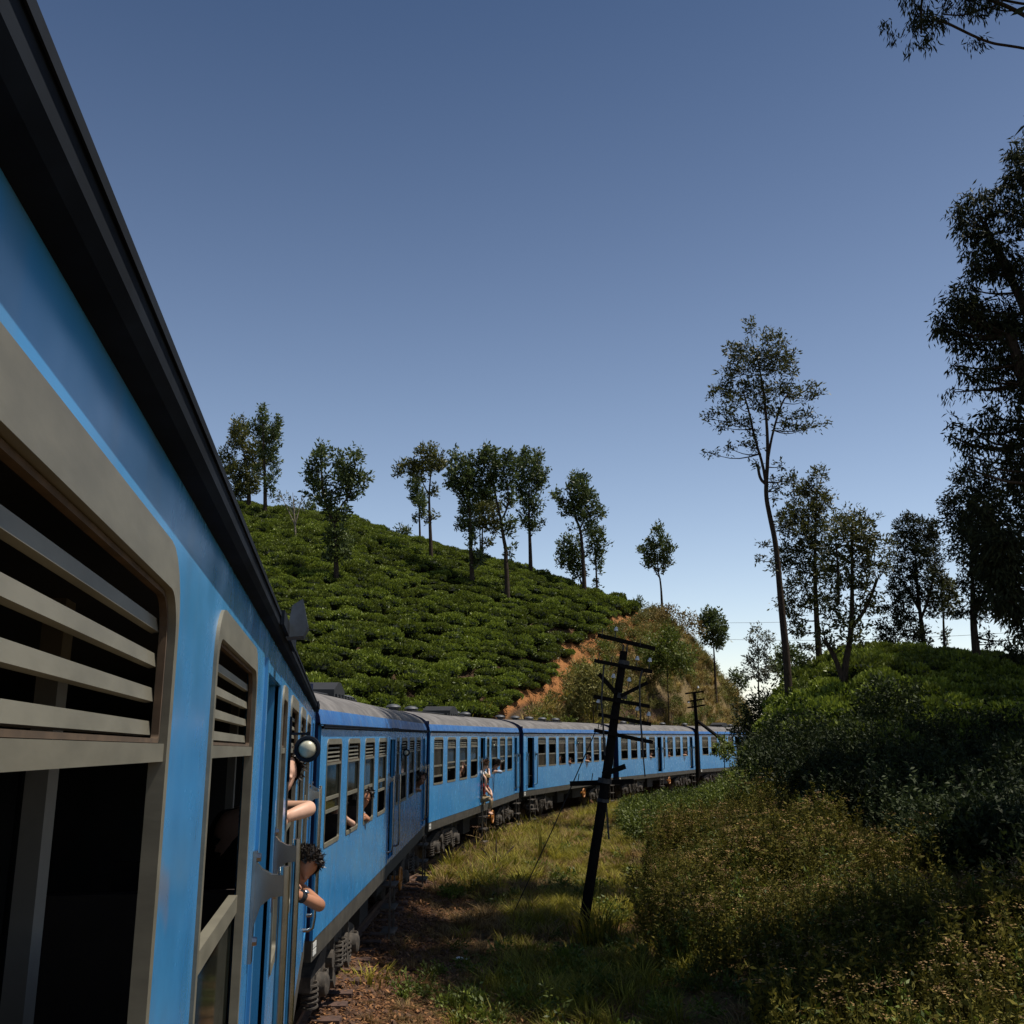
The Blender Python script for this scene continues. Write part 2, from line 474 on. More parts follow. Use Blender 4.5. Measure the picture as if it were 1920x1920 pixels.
def tea_edge(py):   # where the tea ends and the red cutting begins
    return np.interp(py, [1128, 1150, 1180, 1210, 1250, 1290, 1340, 1420], [1225, 1195, 1135, 1090, 1055, 1015, 948, 900])
def build_ground():
    az = np.concatenate([np.linspace(-178, -46, 34), np.linspace(-44, -34, 14)[:-1], np.linspace(-34, 36, 300), np.linspace(37, 46, 12), np.linspace(50, 178, 30)])
    rr = np.concatenate([np.linspace(1.0, 30, 90)[:-1], np.linspace(30, 112, 130)[:-1], np.geomspace(112, 3000, 30)])
    A, Rr = np.meshgrid(np.radians(az), rr)
    X, Y = Rr * np.sin(A), Rr * np.cos(A)
    Z = ground_z(X, Y)
    far = sstep(110, 260, Rr)
    Z = Z * (1 - far) + far * (-14.0)
    na, nr = len(az), len(rr)
    V = np.stack([X, Y, Z], -1).reshape(-1, 3)
    idx = np.arange(na * nr).reshape(nr, na)
    a, b, c, d = idx[:-1, :-1], idx[:-1, 1:], idx[1:, 1:], idx[1:, :-1]
    Fq = np.stack([a, b, c, d], -1).reshape(-1, 4)
    close = np.stack([idx[:-1, -1], idx[:-1, 0], idx[1:, 0], idx[1:, -1]], -1)
    Fq = np.concatenate([Fq, close])
    cen = [tuple(int(i) for i in idx[0, :])]
    me = bpy.data.meshes.new('ground')
    me.from_pydata(V.tolist(), [], Fq.tolist() + [list(cen[0])[::-1]])
    # what the ground is made of, per place: R red earth, G green turf, B straw
    x, y, z = V[:, 0], V[:, 1], V[:, 2]
    ok = y > 3
    px, py = project(x, np.where(ok, y, 3), z)
    px = np.where(ok, px, np.where(x > 0, 2400, -800))
    t = track_dist(x, y)
    n1 = fbm(x, y, 0.55); n2 = fbm(x + 40, y - 13, 0.23)
    hill = (t < -3.2) & (px < 1440)
    edge = tea_edge(py)
    red = np.zeros(len(x)); green = np.zeros(len(x)); straw = np.zeros(len(x))
    dpx = px - edge
    red = np.where(hill, sstep(-70, -12, dpx) * sstep(150, 70, dpx + 14 * n1), red)
    straw = np.where(hill, sstep(70, 140, dpx), straw)
    flat = (~hill)
    red = np.where(flat, np.clip(0.25 + 0.6 * n1, 0, 1) * sstep(1.8, 4.0, t) + 0.0, red)
    straw = np.where(flat, np.clip(0.35 + 0.5 * n2, 0, 1) * sstep(1.6, 2.6, t), straw)
    green = np.where(flat, np.clip(0.4 - 0.5 * n1, 0, 1) * sstep(2.4, 4.0, t), green)
    bal = sstep(2.6, 1.7, np.abs(t))
    ca = me.color_attributes.new('soil', 'FLOAT_COLOR', 'POINT')
    c4 = np.stack([red, green, straw, bal], -1).astype(np.float32)
    ca.data.foreach_set('color', c4.reshape(-1))
    me.polygons.foreach_set('use_smooth', [True] * len(me.polygons))
    m, n, l, p = new_mat('soil_and_turf')
    at_ = n.new('ShaderNodeAttribute'); at_.attribute_name = 'soil'
    sep = n.new('ShaderNodeSeparateColor'); l.new(at_.outputs['Color'], sep.inputs[0])
    tc = n.new('ShaderNodeTexCoord'); ov = tc.outputs['Object']
    f1 = noise(n, l, 0.9, 6, 0.65, ov); f2 = noise(n, l, 7, 5, 0.65, ov); f3 = noise(n, l, 30, 3, 0.6, ov)
    soil = mix_rgb(n, l, ramp(n, l, f2, 0.35, 0.7), (0.034, 0.021, 0.011), (0.085, 0.050, 0.024))
    redc = mix_rgb(n, l, ramp(n, l, f2, 0.3, 0.7), (0.16, 0.062, 0.02), (0.34, 0.15, 0.05))
    strc = mix_rgb(n, l, ramp(n, l, f3, 0.3, 0.7), (0.09, 0.062, 0.028), (0.23, 0.165, 0.075))
    grnc = mix_rgb(n, l, ramp(n, l, f3, 0.3, 0.7), (0.028, 0.034, 0.008), (0.08, 0.085, 0.02))
    balc = mix_rgb(n, l, ramp(n, l, f3, 0.4, 0.62), (0.032, 0.015, 0.008), (0.135, 0.064, 0.032))
    col = mix_rgb(n, l, sep.outputs[0], soil, redc)
    col = mix_rgb(n, l, sep.outputs[2], col, strc)
    col = mix_rgb(n, l, sep.outputs[1], col, grnc)
    col = mix_rgb(n, l, at_.outputs['Alpha'], col, balc)
    l.new(col, p.inputs['Base Color']); p.inputs['Roughness'].default_value = 0.95; p.inputs['Specular IOR Level'].default_value = 0.2
    hsum = n.new('ShaderNodeMath'); hsum.operation = 'ADD'; l.new(f2, hsum.inputs[0]); l.new(f3, hsum.inputs[1])
    bump(n, l, p, hsum.outputs[0], 0.9, 0.05)
    o = mesh_obj('ground', me, m); o['kind'] = 'structure'
    return o
build_ground()

def build_track():
    root = bpy.data.objects.new('railway_track', None); COL.objects.link(root); root['kind'] = 'structure'
    pts = [p for p in track if p.y > -6]
    acc = [0.0]
    for a, b in zip(pts[:-1], pts[1:]): acc.append(acc[-1] + (b - a).length)
    acc = np.array(acc); P = np.array([(p.x, p.y) for p in pts])
    def pos(s):
        x, y = np.interp(s, acc, P[:, 0]), np.interp(s, acc, P[:, 1])
        x2, y2 = np.interp(s + 0.3, acc, P[:, 0]), np.interp(s + 0.3, acc, P[:, 1])
        d = Vector((x2 - x, y2 - y, 0)).normalized()
        return Vector((x, y, 0)), d
    for side in (-1, 1):
        mb = MB(); vs, fs = [], []
        prof = [(-0.07, -0.16), (0.07, -0.16), (0.07, -0.13), (0.012, -0.11), (0.012, -0.045), (0.036, -0.03), (0.036, 0), (-0.036, 0), (-0.036, -0.03), (-0.012, -0.045), (-0.012, -0.11), (-0.07, -0.13)]
        S = np.arange(0, 92, 1.0)
        for s in S:
            p, d = pos(s); r = Vector((d.y, -d.x, 0))
            for (u, z) in prof: vs.append(p + r * (side * 0.84 + u) + Vector((0, 0, z)))
        k = len(prof)
        for i in range(len(S) - 1):
            for j in range(k):
                fs.append((i * k + j, i * k + (j + 1) % k, (i + 1) * k + (j + 1) % k, (i + 1) * k + j))
        mb.add(vs, fs); mb.build('rail', M['rail'], root)
    sm = MB(); sm.box((-1.30, -0.12, -0.30), (1.30, 0.12, -0.165))
    me = sm.mesh('sleeper', M['sleeper'])
    rg = random.Random(2)
    for i in range(126):
        p, d = pos(4 + i * 0.68)
        o = mesh_obj('sleeper', me, None, root)
        o.location = p + Vector((0, 0, rg.uniform(-0.015, 0.01))); o.rotation_euler = (0, 0, math.atan2(d.y, d.x) - math.pi / 2 + rg.uniform(-0.03, 0.03))
build_track()
# ------------------------------------------------------------------ carriages
# local axes of a carriage: X forward along the train, Y from the right face to the left, Z up from rail level
ZB, ZE, WID = 1.15, 3.35, 2.9       # bottom of the blue side, eaves, width
WT, WB = 3.20, 2.02                 # window top and bottom
CACHE = {}
def arc(cx, cz, r, a0, a1, n):
    return [(cx + r * math.cos(a0 + (a1 - a0) * i / n), cz + r * math.sin(a0 + (a1 - a0) * i / n)) for i in range(n + 1)]
def rrect(x0, z0, x1, z1, rb, rt, n=6):
    pi = math.pi
    return (arc(x0 + rb, z0 + rb, rb, pi, 1.5 * pi, n) + arc(x1 - rb, z0 + rb, rb, 1.5 * pi, 2 * pi, n)
            + arc(x1 - rt, z1 - rt, rt, 0, 0.5 * pi, n) + arc(x0 + rt, z1 - rt, rt, 0.5 * pi, pi, n))
def ring(mb, outer, inner, y0, y1):
    """frame between two loops of equal length, from depth y0 (out) to y1 (in)"""
    n = len(outer); vs = []
    for loop, y in ((outer, y0), (inner, y0), (outer, y1), (inner, y1)):
        vs += [(x, y, z) for x, z in loop]
    fs = []
    for i in range(n):
        j = (i + 1) % n
        fs += [(i, j, n + j, n + i), (2*n + i, 3*n + i, 3*n + j, 2*n + j), (i, 2*n + i, 2*n + j, j), (n + i, n + j, 3*n + j, 3*n + i)]
    mb.add(vs, fs)
def cached(key, fn):
    if key not in CACHE: CACHE[key] = fn()
    return CACHE[key]
def window_mesh(w, fw):
    def f():
        mb = MB()
        ring(mb, rrect(0, WB, w, WT, 0.05, 0.11), rrect(fw, WB + 0.045, w - fw, WT - 0.062, 0.03, 0.06), -0.007, 0.016)
        mb.box((fw - 0.002, -0.003, 2.905), (w - fw + 0.002, 0.016, 2.929))
        return mb.mesh('window', M['frame'], 35)
    return cached(('win', w, fw), f)
def slat_mesh(w, fw):
    def f():
        mb = MB()
        Mx = Matrix.Translation((0, 0.022, 0)) @ Matrix.Rotation(R(-9), 4, 'X')
        mb.box((fw - 0.004, -0.005, -0.0095), (w - fw + 0.004, 0.006, 0.0095), Mx)
        return mb.mesh('slat', M['frame'])
    return cached(('slat', w, fw), f)
def lip_mesh(w, fw):
    """thin rusty seal round the louvre opening"""
    def f():
        mb = MB()
        o = rrect(fw + 0.001, 2.93, w - fw - 0.001, WT - 0.063, 0.01, 0.058); i_ = rrect(fw + 0.008, 2.936, w - fw - 0.008, WT - 0.07, 0.006, 0.052)
        ring(mb, o, i_, 0.004, 0.014)
        return mb.mesh('louvre_seal', M['rustline'])
    return cached(('lip', w, fw), f)
def pane_mesh(w, fw, z0, z1, low):
    def f():
        mb = MB(); a, b = fw - 0.004, w - fw + 0.004
        mb.box((a, 0.024, z0), (b, 0.029, z1)); return mb.mesh('pane', M['glass'])
    return cached(('pane', w, fw, z0, z1), f)
def sash_mesh(w, fw, rails):
    def f():
        mb = MB()
        for (z0, z1) in rails: mb.box((fw - 0.003, 0.012, z0), (w - fw + 0.003, 0.036, z1))
        return mb.mesh('sash_rail', M['frame'])
    return cached(('sash', w, fw, tuple(rails)), f)
SL = (3.092, 3.043, 2.995, 2.9495)
def add_window(car, s, w, kind):
    fw = 0.026 if w > 0.6 else 0.024
    o = mesh_obj('window', window_mesh(w, fw), None, car); o.location = (s, 0, 0)
    louvre = kind != 'glazed'
    if louvre:
        mesh_obj('louvre_seal', lip_mesh(w, fw), None, o)
        for z in SL:
            q = mesh_obj('slat', slat_mesh(w, fw), None, o); q.location = (0, 0, z)
    panes, rails = {'low': ([(2.06, 2.50)], [(2.49, 2.535)]),
                    'upper': ([(2.53, 2.904)], [(2.49, 2.535)]),
                    'double': ([(2.55, 2.904), (2.41, 2.52)], [(2.515, 2.553), (2.375, 2.412)]),
                    'shut': ([(2.50, 2.904), (2.25, 2.46)], [(2.46, 2.505), (2.21, 2.252)]),
                    'glazed': ([(2.95, 3.135), (2.5, 2.90), (2.06, 2.455)], [(2.455, 2.505)]),
                    'open': ([], [])}[kind]
    for (a, b) in panes: mesh_obj('pane', pane_mesh(w, fw, a, b, 0), None, o)
    for r_ in rails: mesh_obj('sash_rail', sash_mesh(w, fw, [r_]), None, o)
    return o

def wall_mesh(name, openings, L, z0, z1, thick=0.05, m=None):
    xs = sorted({0.0, L} | {v for o in openings for v in o[:2]})
    zs_all = sorted({z0, z1} | {v for o in openings for v in o[2:]})
    mb = MB()
    def solid(a, b, c, d):
        mx, mz = (a + b) / 2, (c + d) / 2
        return not any(o[0] < mx < o[1] and o[2] < mz < o[3] for o in openings)
    for a, b in zip(xs[:-1], xs[1:]):
        run = None
        for c, d in zip(zs_all[:-1], zs_all[1:]):
            if solid(a, b, c, d):
                mb.add([(a,0,c),(b,0,c),(b,0,d),(a,0,d),(a,thick,c),(b,thick,c),(b,thick,d),(a,thick,d)], [(0,1,2,3),(7,6,5,4)])
    for (a, b, c, d) in openings:
        mb.add([(a,0,c),(b,0,c),(b,0,d),(a,0,d),(a,thick,c),(b,thick,c),(b,thick,d),(a,thick,d)], [(0,4,5,1),(1,5,6,2),(2,6,7,3),(3,7,4,0)])
    return mb.mesh(name, m)
def roof_profile():
    """half profile from the right eave to the ridge: (y, z)"""
    cove = [(0.0, 3.36), (0.012, 3.43), (0.05, 3.52)]
    top = [(0.05, 3.52), (0.12, 3.60), (0.21, 3.662), (0.40, 3.745), (0.7, 3.825), (1.05, 3.875), (1.45, 3.89)]
    return cove, top
def extrude_profile(name, prof, x0, x1, m, n=1, th=0.0):
    mb = MB(); k = len(prof)
    for i in range(n + 1):
        x = x0 + (x1 - x0) * i / n
        mb.v += [(x, y, z) for y, z in prof]
    for i in range(n):
        for j in range(k - 1):
            mb.f.append((i*k + j, i*k + j + 1, (i+1)*k + j + 1, (i+1)*k + j))
    return mb.mesh(name, m, 50)

LAY_A = dict(win=[(0.40, 1.0), (1.88, 1.0), (3.36, 1.0), (4.84, 1.0), (7.30, 0.42), (8.12, 1.0), (9.60, 1.0), (11.06, 1.0)], doors=[(6.25, 7.0), (12.55, 13.15)], lamp=8.02)
LAY_B = dict(win=[(1.75, 1.0), (3.13, 1.0), (4.51, 1.0), (5.89, 1.0), (7.27, 1.0), (8.65, 1.0), (10.03, 1.0), (11.41, 0.9)], doors=[(0.45, 1.25), (12.75, 13.3)], lamp=7.12)

def bogie_meshes():
    out = {}
    mb = MB()                      # side frame with curved ends
    for sy in (0.0,):
        t = 0.07
        pr = [(-1.55, 0.62), (-1.2, 0.72), (-0.8, 0.80), (0.8, 0.80), (1.2, 0.72), (1.55, 0.62), (1.55, 0.46), (1.2, 0.52), (0.75, 0.50), (0.4, 0.36), (-0.4, 0.36), (-0.75, 0.50), (-1.2, 0.52), (-1.55, 0.46)]
        n = len(pr); vs = [(x, sy - t, z) for x, z in pr] + [(x, sy + t, z) for x, z in pr]
        mb.add(vs, [tuple(range(n)), tuple(range(2*n - 1, n - 1, -1))] + [(i, (i+1) % n + 0, (i+1) % n + n, i + n) for i in range(n)])
    out['side_frame'] = mb.mesh('side_frame', M['bogie'])
    mb = MB(); mb.box((-0.25, 0.29, 0.5), (0.25, 2.61, 0.72)); out['bolster'] = mb.mesh('bolster', M['under'])
    mb = MB()
    mb.lathe((0, 0.50, 0), (0, 1, 0), [(0.0, 0.42), (0.02, 0.455), (0.11, 0.46), (0.12, 0.49), (0.15, 0.49)], 28)
    mb.lathe((0, 2.40, 0), (0, -1, 0), [(0.0, 0.42), (0.02, 0.455), (0.11, 0.46), (0.12, 0.49), (0.15, 0.49)], 28)
    mb.lathe((0, 0.1, 0), (0, 1, 0), [(0, 0.07), (2.7, 0.07)], 10)
    out['wheelset'] = mb.mesh('wheelset', M['bogie'], 40)
    mb = MB()
    mb.lathe((0, 0.02, 0), (0, 1, 0), [(0, 0.09), (0.02, 0.125), (0.2, 0.14)], 14); mb.box((-0.16, 0.14, -0.17), (0.16, 0.30, 0.14))
    out['axle_box'] = mb.mesh('axle_box', M['bogie'], 40)
    mb = MB()
    pts = []
    for i in range(64):
        a = i / 12 * 2 * math.pi; pts.append((0.085 * math.cos(a), 0.085 * math.sin(a), 0.0 + 0.30 * i / 63))
    mb.tube(pts, 0.016, 5)
    out['spring'] = mb.mesh('spring', M['bogie'], 60)
    mb = MB()
    mb.bar((0, 0, 0.95), (0, 0, 0.35), 0.05, 0.06); mb.bar((0, 0, 0.42), (0.16, 0.0, 0.30), 0.06, 0.12); mb.lathe((-0.05, -0.03, 0.62), (0, 1, 0), [(0, 0.10), (0.10, 0.10)], 12)
    out['brake_hanger'] = mb.mesh('brake_hanger', M['bogie'])
    return out
BOG = bogie_meshes()
def vent_mesh():
    mb = MB()
    mb.lathe((0, 0, -0.02), (0, 0, 1), [(0, 0.12), (0.06, 0.11), (0.065, 0.19), (0.085, 0.20), (0.09, 0.13), (0.105, 0.13), (0.11, 0.20), (0.13, 0.205), (0.17, 0.17), (0.20, 0.10), (0.21, 0.02)], 18)
    return mb.mesh('roof_vent', M['vent'], 40)
VENT = vent_mesh()
def lamp_meshes():
    a, b = MB(), MB()
    a.lathe((0.07, 0, 0), (-1, 0, 0), [(0, 0.05), (0.04, 0.066), (0.062, 0.066), (0.07, 0.062), (0.072, 0.05), (0.06, 0.048)], 28)
    a.bar((0.05, 0.0, 0.075), (0.05, 0.085, 0.075), 0.03, 0.012); a.box((0.035, 0.083, -0.16), (0.065, 0.094, 0.16)); a.box((0.04, -0.01, 0.06), (0.06, 0.01, 0.085))
    b.lathe((0.012, 0, 0), (-1, 0, 0), [(0, 0.046), (0.01, 0.042), (0.022, 0.032), (0.03, 0.018), (0.033, 0.004)], 24)
    return a.mesh('lamp_housing', M['gutter'], 40), b.mesh('lamp_lens', M['lens'], 60)
LAMP = lamp_meshes()
def handrail_mesh(hgt=1.25, foot=True, sx=1):
    """grab rail beside a door: a plate on the wall, an arm reaching out, the post going down and back in"""
    def f():
        mb = MB()
        mb.box((-0.022, -0.012, -0.26), (0.022, -0.001, 0.06))
        mb.lathe((0, -0.012, 0.04), (0, -1, 0), [(0, 0.014), (0.012, 0.012)], 8); mb.lathe((0, -0.012, -0.2), (0, -1, 0), [(0, 0.014), (0.012, 0.012)], 8)
        vs = []; fs = []
        prof = [(-0.008, 0.03, -0.17), (-0.03, 0.006, -0.10), (-0.06, -0.01, -0.075), (-0.095, -0.012, -0.072)]
        for (y, zt, zb) in prof:
            for x in (-0.018, 0.018):
                vs += [(x, y, zt), (x, y, zb)]
        for i in range(len(prof) - 1):
            a = i * 4; b = a + 4
            fs += [(a, a+1, b+1, b), (a+2, b+2, b+3, a+3), (a, b, b+2, a+2), (a+1, a+3, b+3, b+1)]
        mb.add(vs, fs)
        mb.tube([(0, -0.095, 0.012), (0, -0.097, -0.1), (0, -0.097, -hgt + 0.1), (0, -0.085, -hgt + 0.02), (0, -0.05, -hgt), (0, 0.0, -hgt)], 0.017, 12)
        return mb.mesh('handrail', M['chrome'], 40)
    return cached(('hr', hgt), f)
def ladder_mesh():
    mb = MB()
    for x in (0.0, 0.58): mb.bar((x, -0.06, 0.97), (x, -0.06, -0.02), 0.03, 0.045, Vector((1, 0, 0)))
    for i, z in enumerate((0.78, 0.42, 0.04)): mb.box((0.0, -0.14, z), (0.58, 0.10, z + 0.03))
    return mb.mesh('step_ladder', M['bogie'])
LADDER = ladder_mesh()

def carriage(label, p, heading, lay, z0=0.0, pitch=0.0, kinds=None, roofbox=True, vents=(1.6, 3.4, 8.9, 10.6), own=False, detail=True, sea=True):
    L = LC
    car = thing('railway_carriage', label, 'train carriage', (p[0], p[1], z0), 'coupled carriages of the blue train')
    car.rotation_euler = (0, pitch, R(90 - heading))
    ops = [(s + 0.02, s + w - 0.02, WB + 0.02, WT - 0.045) for s, w in lay['win']] + [(a, b, 1.22, 3.17) for a, b in lay['doors']]
    key = 'B' if lay is LAY_B else 'A'
    mesh_obj('side_wall', cached(('wall', key), lambda: wall_mesh('side_wall', ops, L, ZB, ZE, 0.014, M['blue'])), None, car)
    def box_part(name, m, *boxes):
        for i, (a, b) in enumerate(boxes):
            def f(a=a, b=b):
                mb = MB(); mb.box(a, b)
                return mb.mesh(name, m)
            mesh_obj(name, cached((name, key, i), f), None, car)
    box_part('far_side_wall', M['blue'], ((0, WID - 0.05, ZB), (L, WID, ZE)))
    box_part('end_wall', M['navy'], ((-0.012, 0.03, ZB), (-0.002, WID - 0.03, 3.6)), ((L + 0.002, 0.03, ZB), (L + 0.012, WID - 0.03, 3.6)))
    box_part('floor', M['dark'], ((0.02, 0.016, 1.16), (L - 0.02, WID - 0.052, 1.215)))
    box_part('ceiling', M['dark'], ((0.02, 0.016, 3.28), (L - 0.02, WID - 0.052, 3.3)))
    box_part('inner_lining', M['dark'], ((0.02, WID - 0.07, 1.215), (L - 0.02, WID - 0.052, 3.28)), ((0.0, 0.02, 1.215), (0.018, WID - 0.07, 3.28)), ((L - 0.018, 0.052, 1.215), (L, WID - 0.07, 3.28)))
    box_part('corner_post', M['blue'], ((-0.004, -0.006, ZB), (0.09, 0.028, ZE - 0.002)), ((L - 0.09, -0.006, ZB), (L + 0.004, 0.028, ZE - 0.002)))
    # roof
    cove, top = roof_profile()
    cv = lambda n, pr, m: cached((n, key), lambda: extrude_profile(n, pr, -0.03, L + 0.03, m, 1))
    mesh_obj('roof_edge', cv('roof_edge', cove, M['cove']), None, car)
    full = top + [(WID - y, z) for y, z in top[-2::-1]] + [(WID - y, z) for y, z in cove[-2::-1]]
    mesh_obj('roof', cv('roof', full, M['roof']), None, car)
    def endf():
        mb = MB()
        pr = cove + top[1:]; pr = pr + [(WID - y, z) for y, z in pr[-2::-1]]
        for x0, x1 in ((0.0, 0.022),):
            n = len(pr); vs = [(x0, y, z + 0.012) for y, z in pr] + [(x1, y, z + 0.012) for y, z in pr]
            mb.add(vs, [tuple(range(n)), tuple(range(2*n - 1, n - 1, -1))] + [(i, i + 1, i + 1 + n, i + n) for i in range(n - 1)])
        return mb.mesh('roof_end', M['navy'])
    for x in (-0.05, L + 0.028):
        o = mesh_obj('roof_end', cached(('rend', key), endf), None, car); o.location = (x, 0, 0)
    def gut():
        prof = [(0.0, 3.305), (-0.030, 3.307), (-0.041, 3.318), (-0.043, 3.352), (-0.036, 3.355), (-0.033, 3.33), (0.0, 3.345), (0.03, 3.36)]
        me = extrude_profile('gutter', prof, -0.04, L + 0.04, M['gutter'], 1); me.polygons.foreach_set('use_smooth', [False] * len(me.polygons)); return me
    mesh_obj('gutter', cached(('gut', key), gut), None, car)
    box_part('gutter_lip', M['gutter'], ((-0.04, -0.0465, 3.343), (L + 0.04, -0.0445, 3.356)))
    box_part('door_drip_rail', M['gutter'], *[((a - 0.1, -0.056, 3.318), (b + 0.1, -0.0435, 3.365)) for a, b in lay['doors']])
    # underframe
    box_part('solebar', M['sole'], ((0.0, 0.004, 0.94), (L, 0.10, ZB - 0.002)), ((0.0, WID - 0.1, 0.94), (L, WID - 0.004, ZB - 0.002)))
    box_part('headstock', M['under'], ((-0.05, 0.1, 0.78), (0.0, WID - 0.1, ZB - 0.004)), ((L, 0.1, 0.78), (L + 0.05, WID - 0.1, ZB - 0.004)))
    box_part('underframe', M['under'], ((0.05, 0.35, 0.72), (L - 0.05, WID - 0.35, 1.14)))
    box_part('battery_box', M['under'], ((5.0, 0.24, 0.42), (5.9, 0.9, 0.93)), ((7.4, 0.30, 0.48), (8.8, 1.0, 0.93)))
    for x, r_ in ((4.55, 0.2), (9.2, 0.17)):
        mb = MB(); mb.lathe((x, 0.35, 0.62), (0, 1, 0), [(0, r_ * 0.7), (0.05, r_), (1.3, r_), (1.35, r_ * 0.7)], 16)
        mesh_obj('air_tank', cached(('tank', x), lambda: mb.mesh('air_tank', M['under'], 40)), None, car)
    for bx in (2.35, L - 2.35):
        b = bpy.data.objects.new('bogie', None); link(b, car); b.location = (bx, 0, 0)
        for sy in (0.22, 2.68):
            q = mesh_obj('side_frame', BOG['side_frame'], None, b); q.location = (0, sy, 0)
        mesh_obj('bolster', BOG['bolster'], None, b)
        for x in (-1.15, 1.15):
            w = mesh_obj('wheelset', BOG['wheelset'], None, b); w.location = (x, 0, 0.46)
            q = mesh_obj('axle_box', BOG['axle_box'], None, b); q.location = (x, 0.0, 0.46)
            for dx in (-0.3, 0.3):
                q = mesh_obj('spring', BOG['spring'], None, b); q.location = (x + dx, 0.17, 0.26)
            q = mesh_obj('brake_hanger', BOG['brake_hanger'], None, b); q.location = (x + (0.62 if x < 0 else -0.62), 0.10, 0)
        for dx in (-0.12, 0.12):
            q = mesh_obj('spring', BOG['spring'], None, b); q.location = (dx, 0.12, 0.42)
    for bx in (-0.05, L + 0.05):
        for by in (0.55, WID - 0.55):
            sg = -1 if bx < 1 else 1
            mb = MB(); mb.lathe((0, 0, 0), (1, 0, 0), [(0, 0.09), (0.22, 0.08), (0.225, 0.2), (0.25, 0.2), (0.262, 0.12)], 18)
            o = mesh_obj('buffer', cached(('buffer',), lambda: mb.mesh('buffer', M['bogie'], 40)), None, car)
            o.location = (bx, by, 0.98); o.rotation_euler = (0, 0, 0 if sg > 0 else math.pi)
    # gangway bellows
    def bel():
        mb = MB()
        for x0 in (0.0,):
            for i in range(7):
                t = 0.04 if i % 2 else 0.0
                mb.box((x0 + i * 0.04, 0.85 + t, 1.1 + t), (x0 + i * 0.04 + 0.04, WID - 0.85 - t, 3.42 - t))
        return mb.mesh('gangway_bellows', M['black'])
    for x in (-0.30, L + 0.02):
        o = mesh_obj('gangway_bellows', cached(('bel',), bel), None, car); o.location = (x, 0, 0)
    # windows
    for i, (s, w) in enumerate(lay['win']):
        k = (kinds or {}).get(i, 'upper')
        add_window(car, s, w, k)
    # doors
    for di, (a, b) in enumerate(lay['doors']):
        def dm(a=a, b=b):
            mb = MB()
            mb.box((a - 0.05, -0.010, 1.17), (a, 0.055, 3.215)); mb.box((b, -0.010, 1.17), (b + 0.05, 0.055, 3.215))
            mb.box((a - 0.002, -0.008, 3.172), (b + 0.002, 0.053, 3.213)); mb.box((a - 0.002, -0.009, 1.168), (b + 0.002, 0.12, 1.222))
            return mb.mesh('door_frame', M['blue'])
        mesh_obj('door_frame', cached(('df', a), dm), None, car)
        for x in (a - 0.11, b + 0.11):
            o = mesh_obj('handrail', handrail_mesh(1.2), None, car); o.location = (x, 0, 2.56)
        if not own:
            o = mesh_obj('step_ladder', LADDER, None, car); o.location = (a + (b - a - 0.58) / 2, 0, 0)
    o = mesh_obj('lamp_housing', LAMP[0], None, car); o.location = (lay['lamp'] + 0.03, -0.095, 2.925)
    q = mesh_obj('lamp_lens', LAMP[1], None, o)
    # roof furniture
    for s in vents:
        o = mesh_obj('roof_vent', VENT, None, car); o.location = (s, 1.45, 3.885)
    if roofbox:
        def hb():
            mb = MB(); pr = [(-0.55, 3.86), (0.55, 3.86), (0.55, 4.02), (0.12, 4.16), (-0.12, 4.16), (-0.55, 4.02)]
            n = 6; vs = [(x, 1.0, z) for x, z in pr] + [(x, 1.9, z) for x, z in pr]
            mb.add(vs, [tuple(range(n)), tuple(range(2*n-1, n-1, -1))] + [(i, (i+1) % n, (i+1) % n + n, i + n) for i in range(n)])
            return mb.mesh('roof_hatch', M['black'])
        o = mesh_obj('roof_hatch', cached(('hatch',), hb), None, car); o.location = (6.9, 0, 0)
    def cd():
        mb = MB(); mb.tube([(2.6, 1.22, 3.90), (4.0, 1.05, 3.895), (5.4, 0.80, 3.86), (7.4, 0.78, 3.855)], 0.022, 6)
        for i in range(8): mb.box((5.0 + i * 0.3, 0.76, 3.845), (5.1 + i * 0.3, 0.90, 3.90))
        return mb.mesh('roof_conduit', M['black'])
    mesh_obj('roof_conduit', cached(('conduit',), cd), None, car)
    # number plate patch, lifting eye and brake wheel on the solebar
    box_part('data_panel', M['white'], ((0.06, -0.002, 1.06), (0.24, 0.0025, 1.115)), ((0.06, -0.002, 0.985), (0.24, 0.0025, 1.045)))
    def bw():
        mb = MB()
        pts = [(0.19 * math.cos(i * math.pi / 12), 0, 0.19 * math.sin(i * math.pi / 12)) for i in range(25)]
        mb.tube(pts, 0.022, 6)
        for i in range(4): mb.bar((0, 0, 0), (0.18 * math.cos(i * math.pi / 2), 0, 0.18 * math.sin(i * math.pi / 2)), 0.02, 0.05)
        mb.lathe((0, -0.03, 0), (0, 1, 0), [(0, 0.05), (0.2, 0.05)], 10)
        return mb.mesh('brake_handwheel', M['orange'], 40)
    o = mesh_obj('brake_handwheel', cached(('bw',), bw), None, car); o.location = (8.15, -0.03, 0.68)
    # seats and poles inside
    def st():
        mb = MB()
        mb.box((0.42, 0.12, 1.55), (0.52, 1.1, 2.25)); mb.box((0, 0.12, 1.55), (0.92, 1.1, 1.66)); mb.box((0.44, 0.5, 1.215), (0.5, 0.6, 1.55))
        return mb.mesh('seat', M['seat'])
    def pl():
        mb = MB(); mb.box((0, 0.42, 1.215), (0.09, 0.47, 3.28)); return mb.mesh('interior_post', M['post'])
    for x in np.arange(0.5, L - 1, 1.48):
        if any(a - 1.0 < x < b + 0.3 for a, b in lay['doors']): continue
        o = mesh_obj('seat', cached(('seat',), st), None, car); o.location = (x - 0.2, 0, 0)
        o = mesh_obj('interior_post', cached(('post',), pl), None, car); o.location = (x + 0.45, 0, 0)
    return car

